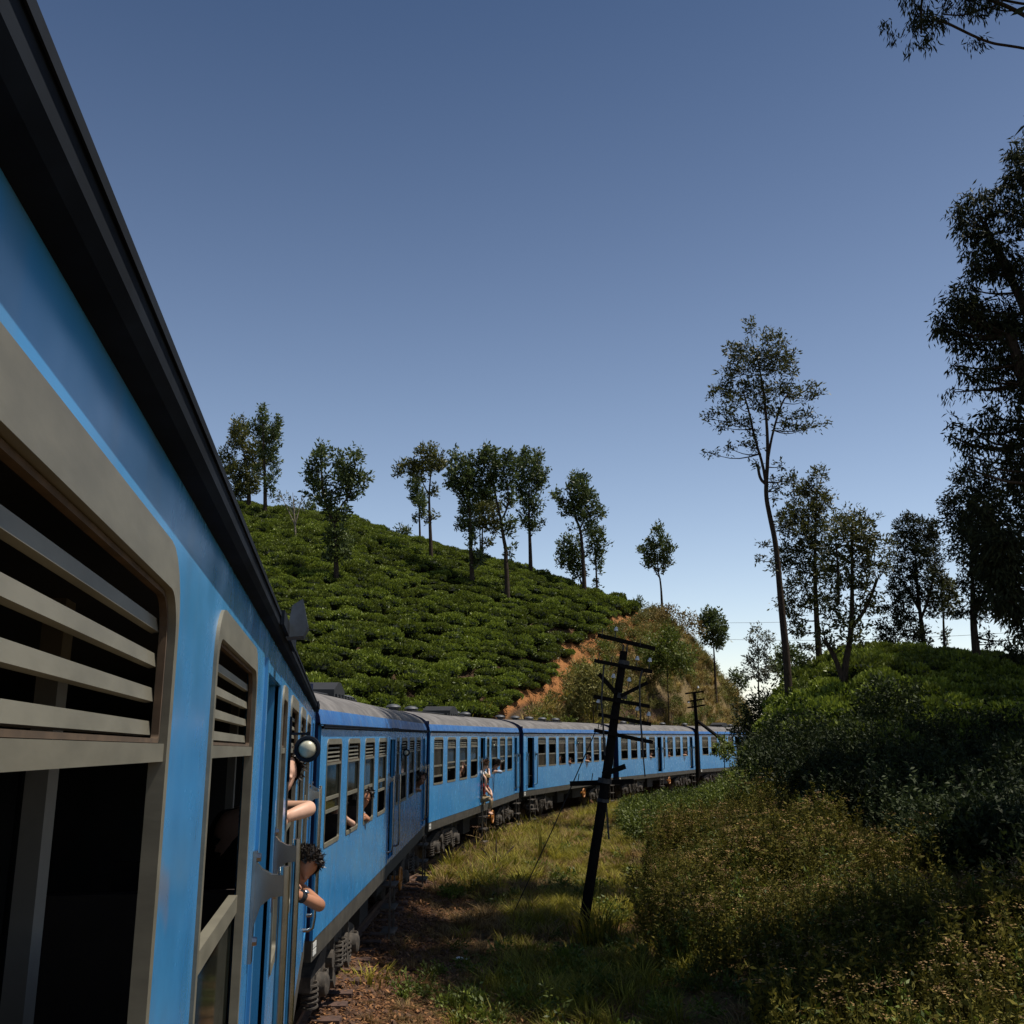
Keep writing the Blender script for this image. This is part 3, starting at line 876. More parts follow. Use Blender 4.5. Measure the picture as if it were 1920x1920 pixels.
own_pitch = R(0.75)
own_root = own_p0 - own_d * 2.90
own_z = 0.31 + 2.86 * math.sin(own_pitch)
CAR = {}
CAR[1] = carriage('nearest blue carriage filling the left edge, with large louvred windows beside the camera', own_root, OWN_HEAD, LAY_A, own_z, own_pitch,
                  {2: 'open', 3: 'low', 4: 'low', 5: 'low', 6: 'low', 7: 'upper'}, own=True, roofbox=False, vents=())
lab = {2: 'second blue carriage from the camera, its near end beside the leaning man with a watch',
       3: 'blue carriage in full sun with two passengers sitting in its open middle door',
       4: 'blue carriage with eight close windows and no middle door, partly behind the leaning pole',
       5: 'blue carriage beyond the leaning pole, with a shaded middle door',
       6: 'farthest blue carriage in the shade, going out of sight behind the dark bushes'}
KN = {2: {0: 'double', 1: 'upper', 2: 'upper', 3: 'double', 4: 'low', 5: 'upper', 6: 'upper', 7: 'upper'},
      3: {0: 'shut', 1: 'double', 2: 'double', 3: 'upper', 4: 'glazed', 5: 'upper', 6: 'double', 7: 'upper'},
      4: {0: 'low', 1: 'low', 2: 'upper', 3: 'upper', 4: 'shut', 5: 'upper', 6: 'double', 7: 'upper'},
      5: {i: 'upper' for i in range(8)}, 6: {i: 'upper' for i in range(8)}}
for i in range(2, 7):
    x, y, h = CARS[i - 2]
    CAR[i] = carriage(lab[i], (x, y), h, LAY_B if i == 4 else LAY_A, 0, 0, KN[i], roofbox=i in (2, 3, 6),
                      vents={2: (8.3, 10.2), 3: (1.6, 3.4, 8.9, 10.6), 4: (1.2, 3.0, 4.8, 6.6, 8.6), 5: (4.6, 6.2, 11.6), 6: (1.0, 9.0)}[i])
# bent sheet-metal bracket on the eaves of the nearest carriage
M['bracket'] = plain('dull_blue_grey_sheet', (0.07, 0.085, 0.10), 0.7, 0, 0.4, 12)
mb = MB(); pr = [(-0.044, 3.315), (-0.105, 3.32), (-0.122, 3.355), (-0.098, 3.455), (-0.062, 3.43)]
mb.add([(6.50, y, z) for y, z in pr] + [(6.62, y, z) for y, z in pr], [(0,1,2,3,4), (9,8,7,6,5)] + [(i, (i+1) % 5, (i+1) % 5 + 5, i + 5) for i in range(5)])
mb.build('sheet_metal_bracket', M['bracket'], CAR[1])
# ------------------------------------------------------------------ foliage and trees
def rnd_dirs(rg, n):
    v = rg.normal(size=(n, 3)); return v / np.linalg.norm(v, axis=1, keepdims=True)
def leaf_quads(rg, base, dirs, length, width, roll=None):
    """diamond leaves: base point, direction, length, width"""
    n = len(base)
    if roll is None: roll = rnd_dirs(rg, n)
    side = np.cross(dirs, roll); nn = np.linalg.norm(side, axis=1, keepdims=True); side = side / np.maximum(nn, 1e-6)
    L = length[:, None]; W = width[:, None]
    up = np.cross(side, dirs)
    mid = base + dirs * L * 0.45
    V = np.stack([base, mid + side * W * 0.5 + up * L * 0.06, base + dirs * L - up * L * 0.05, mid - side * W * 0.5 + up * L * 0.06], 1)
    return V
def crown(rg, clumps, dens, leaf, width, up=0.35, droop=0.0, spray=9, fill=0.35):
    """clumps: (centre, (rx, ry, rz)); returns leaf faces and tints"""
    Vs, Cs = [], []
    for c, r in clumps:
        c = np.array(c); r = np.array(r)
        area = 4 * math.pi * (r[0] * r[2] + r[0] * r[1] + r[1] * r[2]) / 3
        ns = max(5, int(dens * area / (leaf * leaf * spray)))
        d = rnd_dirs(rg, ns)
        rad = fill + (1 - fill) * rg.random(ns) ** 0.6
        rad *= 1 + 0.18 * np.sin(d[:, 0] * 5 + c[0] * 3) * np.sin(d[:, 2] * 4 + c[2])
        p = c + d * r * rad[:, None]
        ax = d * r / np.max(r) * 0.8 + rg.normal(size=(ns, 3)) * 0.35 + np.array([0, 0, up - droop])
        ax /= np.linalg.norm(ax, axis=1, keepdims=True)
        k = spray
        P = np.repeat(p, k, 0); A = np.repeat(ax, k, 0)
        t = rg.random((ns * k, 1)) - 0.35
        P = P + A * t * leaf * 2.0 + rg.normal(size=P.shape) * leaf * 0.3
        D = A * 0.9 + rnd_dirs(rg, ns * k) * 0.85 + np.array([0, 0, -droop])
        D /= np.linalg.norm(D, axis=1, keepdims=True)
        ln = leaf * rg.uniform(0.6, 1.25, ns * k)
        Vs.append(leaf_quads(rg, P, D, ln, ln * width))
        tint = np.repeat(rg.random(ns), k) * 0.6 + rg.random(ns * k) * 0.4
        Cs.append(np.stack([tint, tint, tint], 1))
    return np.concatenate(Vs), np.concatenate(Cs)
def curve_pts(a, b, bend, n=5):
    a, b = Vector(a), Vector(b)
    return [a.lerp(b, i / n) + bend * math.sin(math.pi * i / n) for i in range(n + 1)]

def tree(name, label, trunks, clumps, y, r0, leaf=0.3, width=0.35, dens=1.0, mat='leaf_shade_tree', bark='bark', up=0.35, droop=0.0,
         seed=1, group=None, depth=0.9, twigs=3, cat='tree', sink=0.3, spray=9, tips=0.25, fill=0.35):
    """trunks: pixel polylines (first point at the ground), clumps: (px, py, rx, ry) in photo pixels, y: depth in metres"""
    rg = np.random.RandomState(seed)
    b = at(*trunks[0][0], y)
    zg = gz(b.x, b.y)
    root = thing(name, label, cat, (b.x, b.y, zg - 0.05), group)
    O = Vector((b.x, b.y, zg - 0.05))
    tr = []
    for ti, poly in enumerate(trunks):
        pts = [at(px, py, y) for px, py in poly]
        off = rg.uniform(-0.5, 0.5) * (0.0 if ti == 0 else 1.0)
        for i, p in enumerate(pts): p.y += off * (i / max(1, len(pts) - 1))
        if ti == 0: pts = [Vector((pts[0].x, pts[0].y, min(zg, pts[0].z) - sink))] + ([pts[0]] if pts[0].z > zg + 0.3 else []) + pts[1:]
        tr.append(pts)
    mb = MB()
    allp = []
    top = max(p.z for t in tr for p in t); bot = zg
    for ti, pts in enumerate(tr):
        q = smooth_line(pts, 2)
        rad = []
        for p in q:
            f = (p.z - bot) / max(0.1, top - bot)
            rad.append(r0 * max(0.12, (1 - 0.82 * f)) * (1.0 if ti == 0 else 0.75))
        rad[0] *= 1.25
        mb.tube([p - O for p in q], rad, 9)
        allp += list(zip(q, rad))
    cl = []
    for (px, py, rx, ry) in clumps:
        s = px_size(px, py, y)
        c = at(px, py, y); rr = (rx + ry) * 0.5 * s
        c.y += rg.uniform(-depth, depth) * max(0.4, rr * 1.2)
        cl.append(((c - O), (rx * s, rr * rg.uniform(0.85, 1.2), ry * s)))
    lim = MB()
    for c, r in cl:
        w = c + O
        cand = [(p, ra) for p, ra in allp if p.z < w.z + 0.1] or allp[:3]
        p, ra = min(cand, key=lambda t: (t[0] - w).length + 0.35 * abs(t[0].z - (w.z - 0.8 * r[2])))
        L = (w - p).length
        r1 = min(ra * 0.6, 0.02 + 0.018 * L)
        q = curve_pts(p - O, c, Vector((0, 0, -0.10 * L)) + Vector(rg.normal(size=3)) * 0.04 * L)
        lim.tube(q, [r1 * (1 - 0.7 * i / 5) for i in range(6)], 5)
        for k in range(twigs):
            d = Vector(rnd_dirs(rg, 1)[0]); e = c + Vector((d.x * r[0], d.y * r[1], d.z * r[2])) * 0.8
            s_ = q[4] if k % 2 else q[5]
            lim.tube(curve_pts(s_, e, Vector(rg.normal(size=3)) * 0.05, 3), [r1 * 0.3, r1 * 0.25, r1 * 0.2, r1 * 0.1], 4, False)
    mb.add(lim.v, lim.f)
    mesh_obj('trunk', mb.mesh('trunk', M[bark], 60), None, root)
    V, C = crown(rg, cl, dens, leaf, width, up, droop, spray, fill)
    mesh_obj('crown', quads_mesh('crown', V, M[mat], C), None, root)
    return root
def ZA(l): return [(400 + .229167 * a, 740 + .229167 * b) + tuple(.229167 * c for c in r) for a, b, *r in l]
def ZB_(l): return [(720 + .229167 * a, 800 + .229167 * b) + tuple(.229167 * c for c in r) for a, b, *r in l]
def ZC(l): return [(1200 + .39583 * a, 560 + .39583 * b) + tuple(.39583 * c for c in r) for a, b, *r in l]
def ZD(l): return [(1640 + .3125 * a, 300 + .3125 * b) + tuple(.3125 * c for c in r) for a, b, *r in l]
def ZE_(l): return [(1640 + .15625 * a, .15625 * b) + tuple(.15625 * c for c in r) for a, b, *r in l]
HG = 'shade trees standing over the tea hill'
def ray_ground(px, py, y0, lift=0.35):
    """depth at which the sight line through a pixel first meets the ground"""
    ys = np.arange(20, y0 + 12, 0.25); d = ray(px, py)
    xs, zs = d.x / d.y * ys, H + d.z / d.y * ys
    hit = np.where(ground_z(xs, ys) + lift > zs)[0]
    return float(ys[hit[0]]) if len(hit) else None
def hill_tree(label, tr, cl, y, r0, conv, **k):
    y2 = ray_ground(*conv(tr)[0][0][:2], y) if False else ray_ground(*conv([tr[0][0]])[0], y)
    if y2: r0 = r0 * max(0.75, y2 / y); y = max(y2, 38)
    k.setdefault('leaf', 0.27); k['width'] = 0.44; k['dens'] = k.get('dens', 1.35) * 5.0; k.setdefault('up', 0.75)
    return tree('shade_tree', label, [conv(t) for t in tr], conv(cl), y, r0, group=HG, **k)
hill_tree('olive leafy tree beside the carriage roof, leftmost on the tea hill', [[(290,915),(292,800),(270,600),(240,420)]],
    [(240,330,60,110),(175,390,50,90),(100,510,60,60),(330,450,90,70),(330,540,100,70),(180,640,80,70),(120,600,50,50),(230,720,80,80),(300,790,75,60),(340,680,60,80),(190,800,60,60),(260,300,30,60)], 84, 0.22, ZA, mat='leaf_olive', seed=11)
hill_tree('tallest dark tree of the left hilltop, with a narrow pointed top', [[(425,1000),(424,800),(420,600),(405,300),(395,120)]],
    [(395,150,30,60),(400,230,45,70),(430,310,80,70),(530,260,28,65),(520,350,45,60),(330,270,35,50),(450,410,80,70),(440,490,60,50),(490,560,40,45),(500,660,38,28),(470,740,45,55),(380,640,30,40),(480,820,30,25)], 86, 0.2, ZA, seed=12)
hill_tree('nearly bare sapling with a few pale leaves on the left slope', [[(670,1180),(670,1080),(660,960),(650,800)], [(665,1060),(620,960),(560,830)], [(668,1070),(700,930),(725,810)]],
    [(560,810,40,40),(610,870,30,30),(640,910,30,25),(700,890,40,40),(720,930,25,25),(650,960,30,25),(530,860,20,25)], 76, 0.09, ZA, mat='leaf_pale', bark='bark_pale', dens=0.3, leaf=0.2, seed=13, twigs=6)
hill_tree('wide dark tree with a split crown, nearest the carriage on the tea hill', [[(1008,1525),(1000,1250),(995,1060),(940,960),(890,780),(880,520)], [(995,1060),(1040,900),(1110,830),(1150,640)]],
    [(890,450,42,60),(880,550,60,70),(820,600,50,70),(800,700,48,70),(860,700,75,70),(830,800,70,60),(910,830,80,65),(1000,520,35,55),(1060,560,50,55),(1150,480,40,50),(1170,560,40,60),(1080,640,85,70),(1150,720,85,70),(1040,720,60,60),(1230,680,45,45),(1060,810,80,55),(1150,830,45,30),(930,920,70,60),(1000,1000,75,50),(1060,1010,45,45),(1085,945,25,20),(1020,1130,60,55),(960,1190,45,80),(1050,1230,70,60),(1080,1300,65,50),(1000,1330,60,40),(930,1330,50,30)], 66, 0.19, ZA, seed=14)
hill_tree('round bush half behind the split-crowned tree on the skyline', [[(800,985),(800,930)]], [(800,930,36,50),(830,960,45,35),(780,960,20,30)], 84, 0.1, ZA, seed=15, cat='bush')
hill_tree('small round bush alone on the hill skyline right of the pale rocks', [[(1550,1160),(1550,1120)]], [(1550,1115,42,36),(1520,1135,25,25),(1585,1130,22,30)], 84, 0.07, ZA, seed=16, cat='bush', leaf=0.26)
hill_tree('flat-topped tree with one long branch reaching left over the hill', [[(386,1105),(380,900),(372,700),(368,560),(380,420),(385,300)], [(368,560),(320,470),(300,400),(320,300)]],
    [(330,230,70,45),(400,205,40,45),(290,200,28,30),(450,270,55,50),(480,310,30,35),(360,310,95,55),(420,340,50,50),(270,330,55,45),(200,320,50,35),(150,330,45,35),(105,390,30,40),(230,370,40,40),(300,390,35,45),(400,540,38,25),(430,520,22,15),(400,730,32,25),(350,780,12,15)], 72, 0.17, ZB_, seed=17, mat='leaf_olive')
hill_tree('thin sparse tree close behind the flat-topped tree', [[(295,925),(290,750),(285,600),(275,450)]], [(265,440,50,55),(240,500,45,50),(280,560,55,60),(250,590,40,40),(300,650,45,50),(320,690,25,40),(240,775,28,22),(310,735,18,20)], 82, 0.11, ZB_, seed=18)
hill_tree('dense double-crowned tree with leaves all down its straight trunk, middle of the hill', [[(722,1310),(712,1050),(705,850),(700,700),(690,560),(690,350)], [(700,700),(650,560),(590,400)]],
    [(585,240,35,50),(600,320,50,55),(550,400,45,50),(560,460,55,50),(690,290,50,60),(690,370,65,70),(620,430,90,70),(720,460,65,70),(650,520,90,50),(700,600,85,55),(690,680,70,50),(640,700,30,40),(620,820,50,35),(660,790,50,45),(730,930,30,60),(760,1060,45,60),(740,1130,40,45),(790,1080,40,40),(700,830,30,50)], 68, 0.19, ZB_, seed=19)
hill_tree('twin-stemmed olive tree standing behind the middle group', [[(803,1060),(803,900),(810,700)], [(790,1050),(785,880),(780,760)]],
    [(830,640,80,60),(900,680,60,70),(780,700,70,60),(860,780,90,60),(790,800,60,55),(900,830,50,40),(740,820,40,40),(850,950,40,22),(860,980,25,12),(800,1060,20,25)], 82, 0.13, ZB_, mat='leaf_olive', seed=20)
hill_tree('tall forked tree with a bare bent trunk, lowest on the tea hill', [[(1010,1425),(1003,1200),(995,1080),(1000,1020),(975,900),(958,770),(930,650),(905,520),(880,380)], [(958,770),(1000,690),(1020,620),(1010,450)]],
    [(845,190,38,48),(830,250,40,50),(800,320,45,60),(870,310,70,60),(900,240,32,40),(920,330,35,50),(840,400,80,60),(900,440,50,60),(810,480,80,55),(790,560,90,45),(860,570,50,50),(1020,260,55,50),(1040,230,35,30),(1000,330,60,60),(1060,330,35,50),(1010,420,70,60),(1010,500,60,50),(1045,580,40,50),(1020,640,40,35),(1010,800,55,45),(1040,780,35,30),(1010,870,50,30),(1035,1000,28,24),(1030,1040,25,20)], 66, 0.2, ZB_, seed=21)
hill_tree('straight dark tree on the skyline with leaf tufts halfway down', [[(1200,1175),(1195,980),(1190,860),(1185,600),(1190,400)], [(1190,600),(1240,560),(1260,480)]],
    [(1165,230,38,48),(1150,280,40,45),(1245,250,38,50),(1120,320,40,50),(1190,330,70,55),(1270,310,30,50),(1180,410,90,60),(1260,400,60,55),(1310,360,28,40),(1290,470,45,50),(1140,480,60,55),(1220,500,60,45),(1110,530,35,40),(1160,570,55,40),(1180,630,65,40),(1240,630,50,40),(1150,720,35,50),(1235,690,40,45),(1255,790,45,45),(1160,800,42,45),(1210,840,40,30)], 76, 0.18, ZB_, seed=22)
hill_tree('tree with a tall pointed crown and outstretched side branches, right end of the hill', [[(1642,1380),(1632,1150),(1620,960),(1605,830),(1560,740),(1545,620)], [(1605,830),(1640,760),(1650,600),(1620,420)]],
    [(1610,400,30,38),(1560,440,45,45),(1630,460,55,50),(1530,520,40,50),(1600,540,80,60),(1670,530,50,50),(1600,620,80,60),(1700,560,30,45),(1720,640,50,45),(1760,700,45,40),(1790,730,25,18),(1660,690,70,50),(1560,680,70,50),(1460,640,40,40),(1415,540,22,35),(1385,580,20,14),(1430,600,35,30),(1490,710,45,30),(1600,750,55,40),(1690,790,32,40),(1660,840,25,30),(1550,840,28,25)], 70, 0.18, ZB_, seed=23)
hill_tree('low rounded tree on the slope edge left of the pointed tree', [[(1625,1345),(1610,1250),(1560,1180)]], [(1470,950,40,42),(1550,940,55,45),(1500,1020,70,50),(1450,1060,30,40),(1580,1040,65,60),(1490,1110,65,45),(1570,1130,65,50),(1440,1140,25,20),(1600,1190,50,45),(1560,1240,20,16),(1540,1190,35,25)], 78, 0.14, ZB_, seed=24)
hill_tree('thin upright tree at the right edge of the tea hill', [[(1745,1390),(1735,1150),(1725,950),(1715,850)]], [(1710,820,32,42),(1690,880,40,40),(1750,880,40,35),(1780,890,18,45),(1710,960,55,50),(1770,950,40,30),(1815,960,28,14),(1740,1030,60,40),(1790,1040,25,30),(1750,1100,45,40),(1770,1180,22,28),(1745,1280,16,40)], 76, 0.1, ZB_, seed=25)
hill_tree('small slender tree on top of the dry knoll against the sky', [[(105,1460),(98,1340),(85,1290),(80,1190)], [(98,1330),(70,1290),(50,1230)]],
    [(90,1100,20,30),(80,1150,40,35),(110,1140,18,25),(40,1190,32,30),(15,1200,18,18),(110,1190,30,30),(140,1190,20,28),(80,1230,50,28),(135,1250,25,20),(40,1260,28,18),(100,1280,30,18)], 82, 0.13, ZC, seed=26, leaf=0.3)
hill_tree('small dark rounded tree right of the dry knoll', [[(352,1700),(348,1640),(345,1560)]], [(335,1500,30,30),(365,1510,28,38),(310,1530,22,35),(370,1560,42,35),(325,1580,42,32),(395,1590,22,28),(345,1625,42,22),(375,1640,30,14)], 88, 0.15, ZC, seed=27, leaf=0.3, dens=1.7)

# trees right of the line
RG = 'trees along the right-hand bank'
tree('tall_tree', 'tallest lone tree with a long bare leaning trunk and open crown', [ZC([(708,1930),(695,1700),(672,1480),(655,1280),(642,1150),(615,1030),(597,940),(598,860),(606,760),(602,600),(585,430),(550,250)]), ZC([(597,880),(585,780),(548,650),(530,540),(500,420)]), ZC([(597,880),(572,850),(565,780)]), ZC([(606,760),(630,640),(680,480),(720,430)])],
    ZC([(515,160,26,40),(520,230,50,45),(590,200,28,35),(650,215,40,40),(690,220,18,18),(420,265,36,36),(470,270,42,36),(580,280,60,45),(640,290,50,40),(700,290,38,34),(500,330,70,38),(430,340,42,36),(640,350,70,38),(730,340,26,26),(400,420,42,30),(350,455,42,20),(430,440,55,28),(430,500,65,26),(530,420,70,42),(650,420,65,38),(720,440,60,20),(800,420,36,18),(835,455,35,12),(780,480,50,16),(370,560,65,16),(320,560,25,10),(450,600,52,20),(400,600,40,14),(560,500,48,38),(640,520,56,28),(720,560,52,16),(800,550,45,12),(800,600,52,14),(850,605,25,8),(690,610,55,18),(540,640,28,34),(520,590,36,26),(480,700,24,14),(420,720,32,16),(345,722,28,16),(540,715,16,36),(545,780,14,20),(660,800,22,18),(710,860,40,22),(655,900,26,28),(630,940,16,26),(590,1160,24,10),(580,1230,18,16),(620,1265,16,14),(665,1440,18,26),(625,850,14,18)]),
    40, 0.175, leaf=0.18, width=0.36, dens=4.4, mat='leaf_tall', seed=31, up=0.25, depth=1.2, twigs=4, fill=0.2, spray=8)
def right_tree(label, tr, cl, y, r0, seed, **k):
    k.setdefault('leaf', 0.19); k['dens'] = k.get('dens', 0.95) * 6.2; k.setdefault('mat', 'leaf_tall')
    return tree('bank_tree', label, [ZC(t) for t in tr], ZC(cl), y, r0, seed=seed, group=RG, up=0.2, width=0.36, fill=0.2, droop=k.pop('droop', 0.0), **k)
right_tree('feathery olive tree directly right of the tall leaning trunk', [[(856,1795),(842,1600),(830,1400),(828,1150),(838,950)]],
    [(840,840,36,34),(820,890,55,40),(765,920,50,36),(870,920,30,40),(710,870,30,20),(860,980,55,45),(780,1010,80,55),(700,1020,45,40),(680,1080,36,40),(850,1080,70,50),(740,1110,70,50),(790,1180,80,50),(700,1190,50,45),(860,1190,60,60),(690,1260,50,45),(780,1270,70,50),(850,1310,55,50),(740,1350,55,45),(720,1430,50,40),(790,1430,40,40),(730,1500,45,40),(760,1570,50,30),(850,1440,45,40),(810,1650,40,24),(790,1730,36,16)], 46, 0.17, 32)
right_tree('double-stemmed leafy tree in front of the right tea bank', [[(955,1930),(968,1750),(1000,1600),(1006,1400),(1004,1150),(1010,1050)], [(958,1800),(920,1690),(870,1615)], [(1003,1560),(1070,1470),(1120,1330)], [(940,1450),(935,1300),(920,1180)]],
    [(1000,1020,50,30),(1060,1050,40,40),(950,1060,60,40),(1080,1100,36,40),(1010,1110,80,50),(940,1130,60,50),(1090,1170,45,45),(1020,1190,80,50),(920,1210,55,50),(1130,1140,24,30),(1160,1180,36,40),(1050,1260,70,50),(950,1290,65,50),(1120,1270,50,45),(1160,1250,24,30),(1000,1370,60,45),(1090,1370,60,45),(900,1390,40,45),(930,1440,50,40),(1050,1470,60,40),(1110,1450,36,30),(900,1500,45,40),(960,1540,60,36),(1050,1560,40,30),(880,1580,40,30),(990,1620,50,28),(930,1650,50,30)], 36, 0.15, 33, dens=0.8)
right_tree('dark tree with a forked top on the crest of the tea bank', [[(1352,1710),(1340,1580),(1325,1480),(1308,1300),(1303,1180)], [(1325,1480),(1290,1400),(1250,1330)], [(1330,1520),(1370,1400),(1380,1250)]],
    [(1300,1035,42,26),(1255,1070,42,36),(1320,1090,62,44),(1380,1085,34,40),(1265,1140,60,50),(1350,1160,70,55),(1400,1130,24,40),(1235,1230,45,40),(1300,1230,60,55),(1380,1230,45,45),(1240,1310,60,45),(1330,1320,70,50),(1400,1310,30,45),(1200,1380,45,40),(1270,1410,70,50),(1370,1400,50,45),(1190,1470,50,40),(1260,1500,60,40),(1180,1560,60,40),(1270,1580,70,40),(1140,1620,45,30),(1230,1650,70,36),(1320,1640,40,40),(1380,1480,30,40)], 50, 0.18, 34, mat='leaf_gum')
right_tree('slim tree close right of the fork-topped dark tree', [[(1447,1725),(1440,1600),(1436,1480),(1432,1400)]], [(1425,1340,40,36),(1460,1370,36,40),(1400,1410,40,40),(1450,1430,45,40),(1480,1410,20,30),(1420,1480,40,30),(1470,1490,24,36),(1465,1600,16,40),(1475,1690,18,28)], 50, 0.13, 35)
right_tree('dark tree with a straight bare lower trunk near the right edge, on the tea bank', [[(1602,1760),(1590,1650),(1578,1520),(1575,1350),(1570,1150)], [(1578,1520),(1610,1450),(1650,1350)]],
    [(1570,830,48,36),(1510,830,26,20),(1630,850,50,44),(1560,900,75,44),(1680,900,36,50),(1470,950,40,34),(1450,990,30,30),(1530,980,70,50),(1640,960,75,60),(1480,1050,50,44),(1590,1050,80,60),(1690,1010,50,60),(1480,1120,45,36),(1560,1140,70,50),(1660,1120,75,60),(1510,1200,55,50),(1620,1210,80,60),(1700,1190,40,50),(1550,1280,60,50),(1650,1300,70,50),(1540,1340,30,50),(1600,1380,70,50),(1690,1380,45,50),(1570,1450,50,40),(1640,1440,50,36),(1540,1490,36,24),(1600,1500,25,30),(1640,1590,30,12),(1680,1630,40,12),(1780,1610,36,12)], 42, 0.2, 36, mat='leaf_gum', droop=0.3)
right_tree('pale sparse tree seen through the gap left of the tall trunk', [[(560,1850),(562,1750),(556,1640)]], [(555,1585,28,34),(600,1600,26,30),(530,1640,28,28),(590,1670,40,32),(545,1700,36,30),(615,1720,26,34),(530,1740,26,26),(585,1750,40,30),(560,1795,45,24),(610,1790,26,24)], 95, 0.16, 37, mat='leaf_pale', leaf=0.36, dens=0.75)
right_tree('dark round-topped tree directly left of the tall bare trunk', [[(700,1850),(700,1760)]], [(690,1670,40,36),(730,1680,30,40),(660,1720,36,36),(720,1740,60,40),(665,1770,45,30),(740,1780,40,30),(790,1745,30,14),(760,1720,20,30)], 80, 0.18, 38, leaf=0.34, mat='leaf_shade_tree', dens=1.3)
right_tree('small round tree at the end of the dry knoll, above the last carriage', [[(462,1870),(462,1820)]], [(455,1785,25,24),(475,1800,24,24),(450,1815,22,22),(480,1835,22,18)], 100, 0.12, 39, leaf=0.34, mat='leaf_shade_tree', dens=1.3)
right_tree('young leafy tree cut off by the right edge of the picture, low on the bank', [[(1790,1800),(1780,1730),(1760,1690)], [(1790,1780),(1810,1700)]], [(1750,1690,34,30),(1740,1720,30,24),(1780,1735,40,28),(1800,1690,30,34),(1820,1730,30,30),(1770,1660,20,20)], 40, 0.09, 40, leaf=0.2, mat='leaf_gum', dens=1.2, depth=0.5)

# unseen eucalyptus added beyond the right edge to throw shade over the bank
for i, (bx, by, hh) in enumerate(((25.0, 36.0, 23.0), (28.5, 41.0, 25.0), (20.5, 28.0, 19.0), (25.0, 31.0, 21.0), (27.2, 43.5, 25.0), (30.0, 46.0, 26.0), (25.5, 39.0, 24.0))):
    rg_ = np.random.RandomState(90 + i); zg_ = gz(bx, by)
    def pp(dx, z): return project(bx + dx, by, z)
    tr_ = [[pp(0, zg_), pp(0.2, zg_ + hh * 0.4), pp(-0.2, zg_ + hh * 0.75), pp(0, zg_ + hh * 0.95)]]
    cl_ = []
    for _ in range(44):
        q = pp(rg_.uniform(-2.8, 3.4), zg_ + hh * rg_.uniform(0.42, 1.0)); r_ = F * rg_.uniform(0.9, 1.4) / by
        if q[0] - 1.35 * r_ > 1930: cl_.append((q[0], q[1], r_, r_ * 0.8))
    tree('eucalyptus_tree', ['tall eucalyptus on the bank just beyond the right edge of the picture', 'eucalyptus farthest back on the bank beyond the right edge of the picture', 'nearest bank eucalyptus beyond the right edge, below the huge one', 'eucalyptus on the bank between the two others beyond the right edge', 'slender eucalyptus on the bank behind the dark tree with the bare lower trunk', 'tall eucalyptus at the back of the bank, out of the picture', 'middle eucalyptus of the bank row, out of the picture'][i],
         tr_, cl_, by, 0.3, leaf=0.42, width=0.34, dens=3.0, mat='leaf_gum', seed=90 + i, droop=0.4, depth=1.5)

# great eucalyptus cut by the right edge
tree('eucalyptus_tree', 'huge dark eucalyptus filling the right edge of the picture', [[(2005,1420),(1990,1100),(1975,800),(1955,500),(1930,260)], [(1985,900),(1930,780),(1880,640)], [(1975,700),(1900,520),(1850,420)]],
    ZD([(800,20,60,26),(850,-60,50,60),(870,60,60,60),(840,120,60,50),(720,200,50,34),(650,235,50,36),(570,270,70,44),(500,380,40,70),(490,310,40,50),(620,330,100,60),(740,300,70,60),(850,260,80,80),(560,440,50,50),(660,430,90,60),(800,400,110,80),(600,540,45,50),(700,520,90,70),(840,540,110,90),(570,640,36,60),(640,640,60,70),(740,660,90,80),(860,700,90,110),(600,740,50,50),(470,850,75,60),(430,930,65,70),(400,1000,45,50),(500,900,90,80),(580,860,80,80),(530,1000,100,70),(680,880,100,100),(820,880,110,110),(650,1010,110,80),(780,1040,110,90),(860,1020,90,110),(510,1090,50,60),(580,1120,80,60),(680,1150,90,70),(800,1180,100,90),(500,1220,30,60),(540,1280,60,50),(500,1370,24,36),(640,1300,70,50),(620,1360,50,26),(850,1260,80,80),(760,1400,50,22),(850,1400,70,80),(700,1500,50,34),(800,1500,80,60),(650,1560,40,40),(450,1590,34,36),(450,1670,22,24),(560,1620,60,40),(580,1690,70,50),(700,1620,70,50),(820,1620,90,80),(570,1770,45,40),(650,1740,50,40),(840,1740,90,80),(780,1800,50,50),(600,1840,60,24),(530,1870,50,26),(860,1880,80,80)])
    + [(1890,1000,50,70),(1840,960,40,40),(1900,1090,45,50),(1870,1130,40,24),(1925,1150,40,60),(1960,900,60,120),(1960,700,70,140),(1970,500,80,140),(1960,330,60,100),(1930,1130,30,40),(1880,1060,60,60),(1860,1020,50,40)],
    27, 0.42, leaf=0.21, width=0.26, dens=7.5, mat='leaf_gum', seed=41, up=0.0, droop=0.55, depth=1.1, twigs=3, spray=8, fill=0.15)

